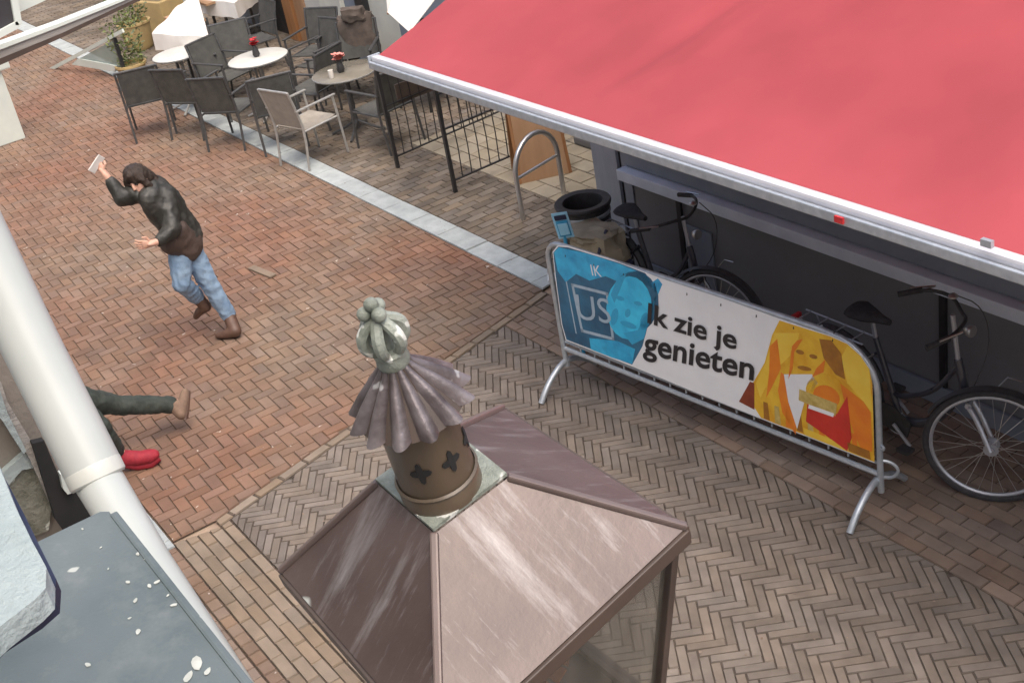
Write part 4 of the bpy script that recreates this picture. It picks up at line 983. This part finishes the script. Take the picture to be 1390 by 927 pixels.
# grey beam and sign projecting from the far left fronts
XB = -7.0
A, Bb = onX((-60, 105), XB), onX((330, -60), XB)
bmt = thing('projecting_beam', V((XB, .1, A.z)), 'weathered grey beam sticking out over the street at the top left', 'beam')
ya, yb = onX((-60, 105), XB).y, onX((360, -60), XB).y
tb_ = lambda pl, off, th, nm, m: MB().prism([onX(p, XB + off) for p in pl], (-th, 0, 0)).build(nm, m, bmt)
tb_([(-90, 100), (-90, 128), (0, 84), (83, 48), (165, 10), (330, -66), (330, -76), (165, 1), (83, 34), (0, 66)], 0, .07, 'beam', mt_greyw)
tb_([(-90, 98), (-90, 104), (0, 68), (83, 36), (165, 3), (330, -72), (330, -76), (165, -1), (83, 31), (0, 61)], .012, .09, 'top_batten', mt_pale)
tb_([(-90, 126), (-90, 134), (0, 89), (83, 52), (165, 13), (330, -63), (330, -68), (165, 8), (83, 46), (0, 80)], .004, .05, 'under_rail', mt_brownd)
# black framed sign box above
XS = -6.3
sgn = thing('black_sign_box', (XS, 0, 3.7), 'matte black sign box with a white frame at the top left corner', 'sign')
pz_ = lambda name, pl, m, off, th: MB().prism([onX(p, XS + off) for p in pl], (-th, 0, 0)).build(name, m, sgn)
pz_('panel', [(-60, 70), (0, 44), (24, 30), (16, 0), (8, -30), (-60, -30)], mt_signb, 0, .10)
for a, b in (((-60, 78), (25, 33)), ((25, 34), (14, -30))):
    MB().bar(onX(a, XS + .01), onX(b, XS + .01), .03, .022, upv=V((1, 0, 0))).build('frame', mt_pale, sgn)
MB().bar((XS - .05, -.3, 3.7), (XS - .05, 1.3, 3.62), .04, .04).build('arm', mt_galv, sgn)
wb_ = thing('white_sign_board', (XS - .05, 1.4, 3.6), 'pale white sign board right of the black sign box', 'sign')
MB().prism([onX(p, XS - .14) for p in ((17, 0), (27, 17), (64, 0), (80, -12), (12, -30))], (-.05, 0, 0)).build('board', mt_pale, wb_)
MB().bar((XS - .17, -.3, 3.72), (XS - .17, 1.7, 3.74), .03, .03).build('arm', mt_galv, wb_)

# pale block at the left edge, a porch pier standing on the pavement
xk = -17.15
pp = thing('porch_pier', (xk, 3.0, 0), 'pale painted porch pier with a projecting cap at the left edge', 'pier')
MB().box((xk - .2, 2.55, .46), (.4, 1.32, .92), bev=.01).build('shaft', mt_pale, pp)
MB().box((xk - .2, 2.58, .97), (.5, 1.5, .12), bev=.02).build('cap', mt_pale, pp)

# ------------------------------------------------------------------ lantern in the foreground
LC = V((-1.4065, .6656, 3.5983)); w_ = V((.165, .0797, .0314)); LR = Matrix.Rotation(w_.length, 3, w_.normalized())
lan = thing('street_lantern', (LC.x, LC.y, 0), 'square brown street lantern with a fluted cowl and crown finial in the foreground', 'lantern')
def l2w(x, y, z): return LC + LR @ V((x, y, z))
nL = LR @ V((0, 0, 1))
cor = [onP(p, LC, nL) for p in ((380, 775), (682, 553), (932, 715), (598, 1027))]      # L T R B
inv = LR.transposed(); corl = [inv @ (c - LC) for c in cor]
PLZ = .130; capw = [onP(p, l2w(0, 0, PLZ), nL) for p in ((512, 656), (612, 585), (690, 648), (590, 724))]
capl = [inv @ (c - LC) for c in capw]
names = ['L', 'T', 'R', 'B']
for k in range(4):
    a, b = corl[k], corl[(k + 1) % 4]; c, d_ = capl[(k + 1) % 4], capl[k]
    up_ = (b - a).cross(d_ - a).normalized(); up_ = up_ if up_.z > 0 else -up_
    m_ = MB(); m_.prism([LC + LR @ (q - up_ * .0) for q in (a, b, c, d_)], LR @ (-up_ * .008)); ro_ = m_.build('roof_panel', mt_roof, lan)
    uvl = ro_.data.uv_layers.new(name='UVMap'); eu = (b - a).normalized(); ev = (d_ - a) - eu * (d_ - a).dot(eu); ev.normalize(); rinv = Matrix.LocRotScale(lan.location, lan.rotation_euler, None)
    for lp in ro_.data.loops:
        pl_ = inv @ (rinv @ ro_.data.vertices[lp.vertex_index].co - LC) - a; uvl.data[lp.index].uv = (pl_.dot(eu) + k * 1.7, pl_.dot(ev))
    # standing hip rib
    MB().bar(LC + LR @ (a + V((0, 0, .001))), LC + LR @ (d_ + V((0, 0, .002))), .012, .010, bev=.003).build('hip_rib', mt_brownr, lan)
    # lip below the eaves
    e0, e1 = a * 1.0, b * 1.0
    MB().bar(LC + LR @ (a * .995 + V((0, 0, -.016))), LC + LR @ (b * .995 + V((0, 0, -.016))), .014, .026, upv=nL, bev=.002).build('eaves_lip', mt_brownd, lan)
    MB().bar(LC + LR @ (a * .9 + V((0, 0, -.04))), LC + LR @ (b * .9 + V((0, 0, -.04))), .02, .022, upv=nL).build('top_rail', mt_brownd, lan)
capc = sum(capl, V()) / 4
mm = MB(); mm.prism([LC + LR @ (q + V((0, 0, .004))) for q in capl], LR @ V((0, 0, .006))); mm.build('cap_plate', mt_verd, lan)
# chimney
cz0 = PLZ + .012
chc = inv @ (onP((599, 657), l2w(0, 0, cz0), nL) - LC); cx_, cy_ = chc.x, chc.y
top = inv @ (onP((540, 498), LC, R @ V((0, 0, 1))) - LC)
def LA(z): # drift the stack a little to follow the bent finial
    t = (z - cz0) / .24; return (cx_ + (0 - cx_) * min(t, 1) * .6, cy_ + (0 - cy_) * min(t, 1) * .6)
def stack(prof, nm, m, n=36, mod=None, par=lan, cap=True):
    mb = MB(); i0 = 0
    for k, (r_, z) in enumerate(prof):
        ox, oy = LA(z)
        for j in range(n):
            th = 2 * math.pi * j / n; q_ = r_ * (mod(k, th) if mod else 1); mb.v.append(l2w(ox + q_ * math.cos(th), oy + q_ * math.sin(th), z + (mod.zz(k, th) if hasattr(mod, 'zz') else 0)))
    for k in range(len(prof) - 1):
        for j in range(n): A = k * n; mb.f.append((A + j, A + (j + 1) % n, A + n + (j + 1) % n, A + n + j))
    if cap: mb.f += [tuple(reversed(range(n))), tuple((len(prof) - 1) * n + j for j in range(n))]
    mb.smooth = True; return mb.build(nm, m, par)
RC = .0565
chim = stack([(RC + .004, cz0 - .004), (RC + .004, cz0 + .022), (RC + .002, cz0 + .026), (RC, cz0 + .028), (RC - .003, cz0 + .185)], 'chimney', mt_olive)
stack([(RC + .002, cz0 + .026), (RC + .0055, cz0 + .029), (RC + .002, cz0 + .032)], 'beading', mt_olive, cap=False)
ca_ = inv @ (CAM - LC); ang0 = math.atan2(ca_.y - cy_, ca_.x - cx_)
for da in (-.95, -.12, .75):
    f = MB(); zc = cz0 + .082; ox, oy = LA(zc)
    pts = []
    for k in range(24):
        a = 6.283 * k / 24; q_ = .0115 * (1 + .42 * math.cos(4 * a)) ; th = ang0 + da + .55 + q_ * math.cos(a) / RC
        pts.append((th, zc + q_ * math.sin(a) * 1.2))
    f.v = [l2w(ox + (RC - .0005) * math.cos(th), oy + (RC - .0005) * math.sin(th), z) for th, z in pts]; f.f = [tuple(range(24))]
    vc = sum(f.v, V()) / 24; nn = (vc - l2w(ox, oy, zc)).normalized(); f.v = [v + nn * .0006 for v in f.v]; g_ = MB(); g_.prism(f.v, nn * .0012); g_.build('quatrefoil_shade', mt_dark, lan)  # thin dark plates paint the shade inside the vent holes
# fluted cowl
NF = 12
def flu(k, th): 
    a = (.03, .09, .14, .17, .185, .19)[min(k, 5)]; return 1 + a * (abs(math.sin(th * NF / 2)) * 2 - 1.2)
cowl = [(.019, .386), (.025, .376), (.041, .357), (.058, .335), (.073, .312), (.079, .303)]
stack(cowl, 'fluted_cowl', mt_pewter, 180, flu, cap=False)
stack([(r_ - .004, z - .003) for r_, z in cowl], 'cowl_lining', mt_brownd, 60, None, cap=False)
for k in range(NF * 1):
    th = 2 * math.pi * k / NF
    pts = []
    for (r_, z) in cowl:
        i = cowl.index((r_, z)); ox, oy = LA(z); q_ = r_ * (flu(i, th) + .012); pts.append(l2w(ox + q_ * math.cos(th), oy + q_ * math.sin(th), z))
    MB().tube(pts, .0016, 5).build('cowl_seam', mt_brownd, lan)
stack([(.0215, .382), (.0235, .388), (.022, .396), (.0235, .404), (.019, .408)], 'finial_collar', mt_verd, 28)
# crown finial: leaves and balls
ox, oy = LA(.4)
for k in range(6):
    a = k * math.pi / 3 + .3; e = V((math.cos(a), math.sin(a), 0))
    pl = smooth_path([V((ox, oy, .402)) + e * .010, V((ox, oy, .418)) + e * .029, V((ox, oy, .440)) + e * .029, V((ox, oy, .456)) + e * .010, V((ox, oy, .461)) + e * .005])
    MB().tube([LC + LR @ p for p in pl], [.004 + .0048 * math.sin(math.pi * i / (len(pl) - 1)) for i in range(len(pl))], 8).build('crown_leaf', mt_verd, lan)
MB().tube([l2w(ox, oy, .40), l2w(ox, oy, .468)], .008, 10).build('crown_stem', mt_verd, lan)
for e, z in ((V((1, 0, 0)), .470), (V((-.5, .87, 0)), .470), (V((-.5, -.87, 0)), .470), (V((0, 0, 0)), .481)):
    bm = bmesh.new(); bmesh.ops.create_icosphere(bm, subdivisions=3, radius=.0100); mb = MB(); mb.bm(bm, LR, l2w(ox + e.x * .0125, oy + e.y * .0125, z)); mb.smooth = True; mb.build('crown_ball', mt_verd, lan)
# glass body
BZ = -.42
low = [V((q.x * .62, q.y * .62, BZ)) for q in corl]; hi_ = [V((q.x * .9, q.y * .9, -.05)) for q in corl]
for k in range(4):
    MB().bar(LC + LR @ hi_[k], LC + LR @ low[k], .019, .019, upv=V((1, .3, 0)), bev=.002).build('corner_post', mt_brownd, lan)
    a, b, c, d_ = hi_[k] * .985, hi_[(k + 1) % 4] * .985, low[(k + 1) % 4] * .985, low[k] * .985
    nrm = LR @ (b - a).cross(d_ - a).normalized()
    MB().prism([LC + LR @ q for q in (a, b, c, d_)], nrm * .003).build('glass_pane', mt_glass, lan)
    MB().bar(LC + LR @ low[k], LC + LR @ low[(k + 1) % 4], .022, .022, upv=nL).build('bottom_rail', mt_brownd, lan)
mb = MB(); mb.prism([LC + LR @ (q * 1.02 - V((0, 0, .012))) for q in low], LR @ V((0, 0, -.02))); mb.build('base_plate', mt_brownd, lan)
# lamp fittings inside
mb = MB()
for k in range(18):
    a = 6.283 * k / 18; c = V((.02, -.02, -.20)); e = V((math.cos(a), math.sin(a), 0)); s_ = V((-math.sin(a), math.cos(a), 0))
    mb.prism([LC + LR @ (c + e * .03 + s_ * .004), LC + LR @ (c + e * .10 + s_ * .014 + V((0, 0, -.015))), LC + LR @ (c + e * .10 - s_ * .014 + V((0, 0, -.015))), LC + LR @ (c + e * .03 - s_ * .004)], nL * .004)
mb.build('reflector', mt_copper, lan)
MB().lathe([(.004, 0), (.035, -.02), (.045, -.08), (.03, -.16), (.02, -.2)], 24, l2w(.02, -.02, -.2), LR).build('lamp_globe', mt_table, lan)
MB().tube([l2w(0, 0, BZ - .03), l2w(0, 0, BZ - .10), (LC.x, LC.y, 2.9), (LC.x, LC.y, 0)], [.05, .03, .035, .06], 20).build('pole', mt_brownd, lan)

# ------------------------------------------------------------------ people
fz = onZ((318, 452)); d0 = depth_of(fz)
wm = thing('person', (fz.x, fz.y, 0), 'woman in a dark leather jacket and light jeans striding with one arm raised', 'person')
def D(p, o=0): return dep(p, d0 + o)
dirT = V((-.62, -.60, 0)).normalized(); sideW = V((-dirT.y, dirT.x, 0))
wj = {'pelvis': (D((252, 328), -.42), (.155, .115)), 'waist': (D((240, 304), -.50), (.135, .10)), 'chest': (D((222, 278), -.60), (.155, .115)), 'shl': (D((208, 262), -.66), (.16, .085)), 'neck': (D((196, 254), -.70), .055), 'head0': (D((188, 250), -.73), .075),
      'sR': (D((196, 262), -.66), .05), 'eR': (D((166, 268), -.80), .042), 'wR': (D((146, 241), -.86), .028), 'hR': (D((138, 230), -.87), (.034, .02)),
      'sL': (D((226, 266), -.66), .055), 'eL': (D((234, 312), -.72), .043), 'wL': (D((212, 329), -.80), .028), 'hL': (D((202, 331), -.82), (.034, .02)),
      'h1': (D((259, 342), -.37), (.09, .09)), 'k1': (D((286, 388), -.22), .062), 'a1': (D((313, 432), -.04), .042), 't1': (D((320, 444), -.02), .04),
      'h2': (D((245, 342), -.48), (.09, .09)), 'k2': (D((246, 384), -.42), .064), 'a2': (D((270, 406), -.10), .044), 't2': (D((278, 414), -.06), .036)}
hc = D((187, 246), -.75); fdir = (D((160, 282), -1.02) - hc).normalized()
zf = V((-.25, -.15, 1)); yf = zf.cross(fdir).normalized(); zf = fdir.cross(yf)
HM = Matrix((fdir, yf, zf)).transposed()
F = lambda x, y, z: hc + fdir * x + yf * y + zf * z
core = [('pelvis', 'waist'), ('waist', 'chest'), ('chest', 'shl'), ('shl', 'neck'), ('neck', 'head0'), ('shl', 'sR'), ('sR', 'eR'), ('eR', 'wR'), ('wR', 'hR'), ('shl', 'sL'), ('sL', 'eL'), ('eL', 'wL'), ('wL', 'hL'), ('pelvis', 'h1'), ('h1', 'k1'), ('k1', 'a1'), ('a1', 't1'), ('pelvis', 'h2'), ('h2', 'k2'), ('k2', 'a2'), ('a2', 't2')]
wj['cra'] = (F(-.005, 0, .012), (.078, .085)); wj['jaw'] = (F(.022, 0, -.055), (.058, .055)); wj['chin'] = (F(.048, 0, -.088), (.022, .02)); wj['nose'] = (F(.090, 0, -.022), .012); wj['nos0'] = (F(.078, 0, .012), .010)
wj['ear'] = (F(0, .078, -.01), .014); wj['ear2'] = (F(0, -.078, -.01), .014)
flesh('body', wj, core + [('head0', 'cra'), ('cra', 'jaw'), ('jaw', 'chin'), ('nos0', 'nose'), ('ear', 'cra'), ('ear2', 'cra')], mt_skin, wm, sideW, vox=.0075, sm=3)
for s_ in (-1, 1):
    MB().box(F(.072, .028 * s_, .008), (.010, .022, .008), HM, bev=.003).build('eye', mt_dark, wm)
    MB().box(F(.077, .028 * s_, .026), (.008, .028, .006), HM, bev=.002).build('eyebrow', mt_hair, wm)
MB().box(F(.074, 0, -.056), (.008, .036, .010), HM, bev=.003).build('lips', mt_pinkfl, wm)
G = lambda ks, add: {k: (wj[k][0], tuple(q + add for q in (wj[k][1] if isinstance(wj[k][1], tuple) else (wj[k][1],) * 2))) for k in ks}
# hair: cap over the skull, sides and a hanging length over the shoulders
hj = {'a': (F(-.02, 0, .04), (.098, .098)), 'b': (F(-.055, 0, -.01), (.100, .088)), 'c': (F(-.085, 0, -.09), (.105, .075)), 'd': (F(-.10, .01, -.17), (.095, .06)),
      'l0': (F(.035, .072, .02), .026), 'l1': (F(.025, .085, -.06), .028), 'l2': (F(.01, .088, -.13), .026), 'r0': (F(.035, -.072, .02), .026), 'r1': (F(.025, -.085, -.06), .028), 'r2': (F(.01, -.088, -.12), .024), 'f': (F(.045, .02, .075), (.05, .035))}
flesh('hair', hj, [('a', 'b'), ('b', 'c'), ('c', 'd'), ('a', 'l0'), ('l0', 'l1'), ('l1', 'l2'), ('a', 'r0'), ('r0', 'r1'), ('r1', 'r2'), ('a', 'f')], mt_hair, wm, yf, vox=.009, sm=3, wr=.007, wsc=22, seed=2)
jk = G(['waist', 'chest', 'shl', 'sR', 'eR', 'sL', 'eL'], .028); jk['hemJ'] = (D((250, 322), -.44), (.18, .145)); jk['waist'] = (wj['waist'][0], (.17, .135)); jk['chest'] = (wj['chest'][0], (.185, .145))
jk['cR'] = (D((150, 247), -.85), (.042, .042)); jk['cL'] = (D((217, 327), -.78), (.044, .044)); jk['col'] = (D((200, 255), -.69), (.085, .08))
flesh('leather_jacket', jk, [('hemJ', 'waist'), ('waist', 'chest'), ('chest', 'shl'), ('shl', 'sR'), ('sR', 'eR'), ('eR', 'cR'), ('shl', 'sL'), ('sL', 'eL'), ('eL', 'cL'), ('shl', 'col')], mt_leather, wm, sideW, vox=.011, sm=2, wr=.009, wsc=10, seed=5)
flesh('jacket_hem', {'a': (D((252, 330), -.44), (.172, .14)), 'b': (D((238, 318), -.58), (.14, .12)), 'c': (D((236, 326), -.56), (.13, .12))}, [('a', 'b'), ('b', 'c')], mt_leatherb, wm, sideW, vox=.011, sm=3, wr=.008, wsc=9)
je = G(['pelvis', 'h1', 'k1', 'h2', 'k2'], .012); je['c1'] = (D((309, 426), -.06), .066); je['c2'] = (D((266, 402), -.14), .066)
flesh('jeans', je, [('pelvis', 'h1'), ('h1', 'k1'), ('k1', 'c1'), ('pelvis', 'h2'), ('h2', 'k2'), ('k2', 'c2')], mt_jeans, wm, sideW, vox=.010, sm=3, wr=.008, wsc=13, seed=1)
g1 = onZ((320, 452), .045)
flesh('boot', {'a': (D((311, 429), -.05), .056), 'b': (g1 + V((0, 0, .02)), .055), 'c': (g1 + dirT * .09 - V((0, 0, .005)), (.046, .04)), 'd': (g1 + dirT * .16 - V((0, 0, .012)), (.036, .03))}, [('a', 'b'), ('b', 'c'), ('c', 'd')], mt_boot, wm, sideW, vox=.009, sm=2)
g2 = wj['t2'][0]
flesh('boot', {'a': (D((268, 404), -.12), .054), 'b': (g2 + V((.01, 0, -.01)), .05), 'c': (g2 + dirT * .07 + V((0, 0, -.06)), (.042, .036)), 'd': (g2 + dirT * .11 + V((0, 0, -.10)), (.034, .028))}, [('a', 'b'), ('b', 'c'), ('c', 'd')], mt_boot, wm, sideW, vox=.009, sm=2)
def hand(c, d_, side, curl, par):
    d_ = d_.normalized(); s_ = (side - d_ * side.dot(d_)).normalized(); n = d_.cross(s_)
    flesh('palm', {'r': (c - d_ * .035, (.026, .019)), 'p': (c + d_ * .015, (.036, .017)), 'q': (c + d_ * .04, (.038, .014))}, [('r', 'p'), ('p', 'q')], mt_skin, par, s_, vox=.005, sm=2)
    for k, L in enumerate((.070, .080, .073, .056)):
        pts = [c + d_ * .040 + s_ * (.027 - .018 * k)]; a = 0
        for q_ in range(3): a += curl; pts.append(pts[-1] + (d_ * math.cos(a) + n * math.sin(a) + s_ * (.10 - .07 * k)) * L / 3)
        MB().tube(pts, [.0095, .009, .008, .006], 8).build('finger', mt_skin, par)
    b0 = c + s_ * .026 - d_ * .005; t1 = b0 + (d_ * .5 + s_ * .8).normalized() * .034
    MB().tube([b0, t1, t1 + (d_ * .9 + n * .4).normalized() * .030], [.0125, .0105, .008], 8).build('thumb', mt_skin, par)
wr_, hR = wj['wR'][0], wj['hR'][0]; hand(hR, hR - wr_, rt * .3 + V((0, 0, .4)), .45, wm)
wl, hL = wj['wL'][0], wj['hL'][0]; hand(hL, hL - wl, V((0, 0, 1)), .35, wm)
ph = thing('phone', hR + (hR - wr_).normalized() * .03, 'pale phone held up in the raised hand of the woman', 'phone')
uh = (D((139, 213), -.9) - D((125, 234), -.9)).normalized(); nh = (CAM - hR).normalized(); sh = uh.cross(nh).normalized(); nh = -(sh.cross(uh) * .75 + sh * .66).normalized(); sh = uh.cross(nh).normalized()
pc_ = D((131, 223), -.905)
MB().box(pc_, (.07, .145, .009), Matrix((sh, uh, nh)).transposed(), bev=.004).build('case', mt_white, ph)
MB().box(pc_ + nh * .006, (.060, .130, .002), Matrix((sh, uh, nh)).transposed()).build('screen', mt_dark, ph)

# second person: legs show right of the rain pipe
gs = onZ((195, 634)); d1 = depth_of(gs)
pm = thing('person', gs, 'person in dark trousers, one red and one brown shoe, mostly hidden behind the rain pipe', 'person')
E_ = lambda p, o=0: dep(p, d1 + o)
sp_ = V((.8, -.6, 0))
pj = {'pelvis': (E_((62, 512), -.35), (.15, .12)), 'chest': (E_((5, 440), -.6), (.17, .12)), 'neck': (E_((-28, 398), -.7), .055), 'head': (E_((-44, 376), -.75), (.08, .09)), 'jaw': (E_((-38, 386), -.82), .055), 'nose': (E_((-40, 384), -.88), .014),
      'sA': (E_((0, 400), -.5), .055), 'eA': (E_((-40, 470), -.5), .043), 'wA': (E_((-90, 490), -.5), .028), 'hdA': (E_((-110, 488), -.5), (.036, .02)),
      'sB': (E_((30, 440), -.7), .055), 'eB': (E_((10, 500), -.7), .043), 'wB': (E_((-20, 520), -.7), .028), 'hdB': (E_((-36, 522), -.7), (.036, .02)),
      'hA': (E_((96, 540), -.25), .085), 'kA': (E_((158, 550), .05), .055), 'aA': (E_((226, 549), .25), .038), 'tA': (E_((238, 546), .27), .032),
      'hB': (E_((92, 545), -.42), .085), 'kB': (E_((134, 578), -.42), .055), 'aB': (E_((160, 616), -.08), .038), 'tB': (E_((196, 621), -.04), .03)}
pe = [('pelvis', 'chest'), ('chest', 'neck'), ('neck', 'head'), ('head', 'jaw'), ('jaw', 'nose'), ('chest', 'sA'), ('sA', 'eA'), ('eA', 'wA'), ('wA', 'hdA'), ('chest', 'sB'), ('sB', 'eB'), ('eB', 'wB'), ('wB', 'hdB'), ('pelvis', 'hA'), ('hA', 'kA'), ('kA', 'aA'), ('aA', 'tA'), ('pelvis', 'hB'), ('hB', 'kB'), ('kB', 'aB'), ('aB', 'tB')]
flesh('body', pj, pe, mt_skin, pm, sp_)
H = lambda ks, add: {k: (pj[k][0], tuple(q + add for q in (pj[k][1] if isinstance(pj[k][1], tuple) else (pj[k][1],) * 2))) for k in ks}
tj = H(['pelvis', 'hA', 'kA', 'hB', 'kB'], .018); tj['cA'] = (E_((230, 549), .25), .062); tj['cB'] = (E_((159, 611), -.1), .058)
flesh('trousers', tj, [('pelvis', 'hA'), ('hA', 'kA'), ('kA', 'cA'), ('pelvis', 'hB'), ('hB', 'kB'), ('kB', 'cB')], mt_jeansd, pm, sp_, vox=.010, sm=3, wr=.009, wsc=13)
flesh('coat', H(['pelvis', 'chest', 'sA', 'eA', 'wA', 'sB', 'eB', 'wB'], .028), [('pelvis', 'chest'), ('chest', 'sA'), ('sA', 'eA'), ('eA', 'wA'), ('chest', 'sB'), ('sB', 'eB'), ('eB', 'wB')], mt_coat, pm, sp_, wr=.008, wsc=9)
flesh('hair', {'a': (E_((-48, 370), -.74), (.10, .10)), 'b': (E_((-52, 378), -.68), (.095, .09))}, [('a', 'b')], mt_hair, pm, sp_, wr=.006, wsc=20)
flesh('red_shoe', {'a': (E_((168, 621), -.06), (.060, .055)), 'b': (E_((187, 622), -.05), (.060, .052)), 'c': (E_((202, 619), -.04), (.062, .052)), 'd': (E_((209, 617), -.03), (.048, .040))}, [('a', 'b'), ('b', 'c'), ('c', 'd')], mt_redshoe, pm, V((.5, .8, 0)), vox=.008, sm=2)
MB().tube([E_((166, 629), -.04), E_((188, 632), -.03), E_((205, 628), -.02), E_((216, 621), -.01)], [.03, .034, .038, .026], 10).build('shoe_sole', mt_redshoe, pm)
flesh('brown_shoe', {'a': (E_((236, 551), .25), .050), 'b': (E_((246, 562), .26), (.042, .046)), 'c': (E_((249, 545), .27), (.040, .040)), 'd': (E_((251, 532), .28), (.030, .032))}, [('a', 'b'), ('b', 'c'), ('c', 'd')], mt_brownshoe, pm, V((.5, .8, 0)), vox=.008, sm=2)
MB().tube([E_((251, 568), .27), E_((254, 548), .28), E_((256, 530), .29)], [.026, .022, .016], 8).build('shoe_sole', mt_boot, pm)
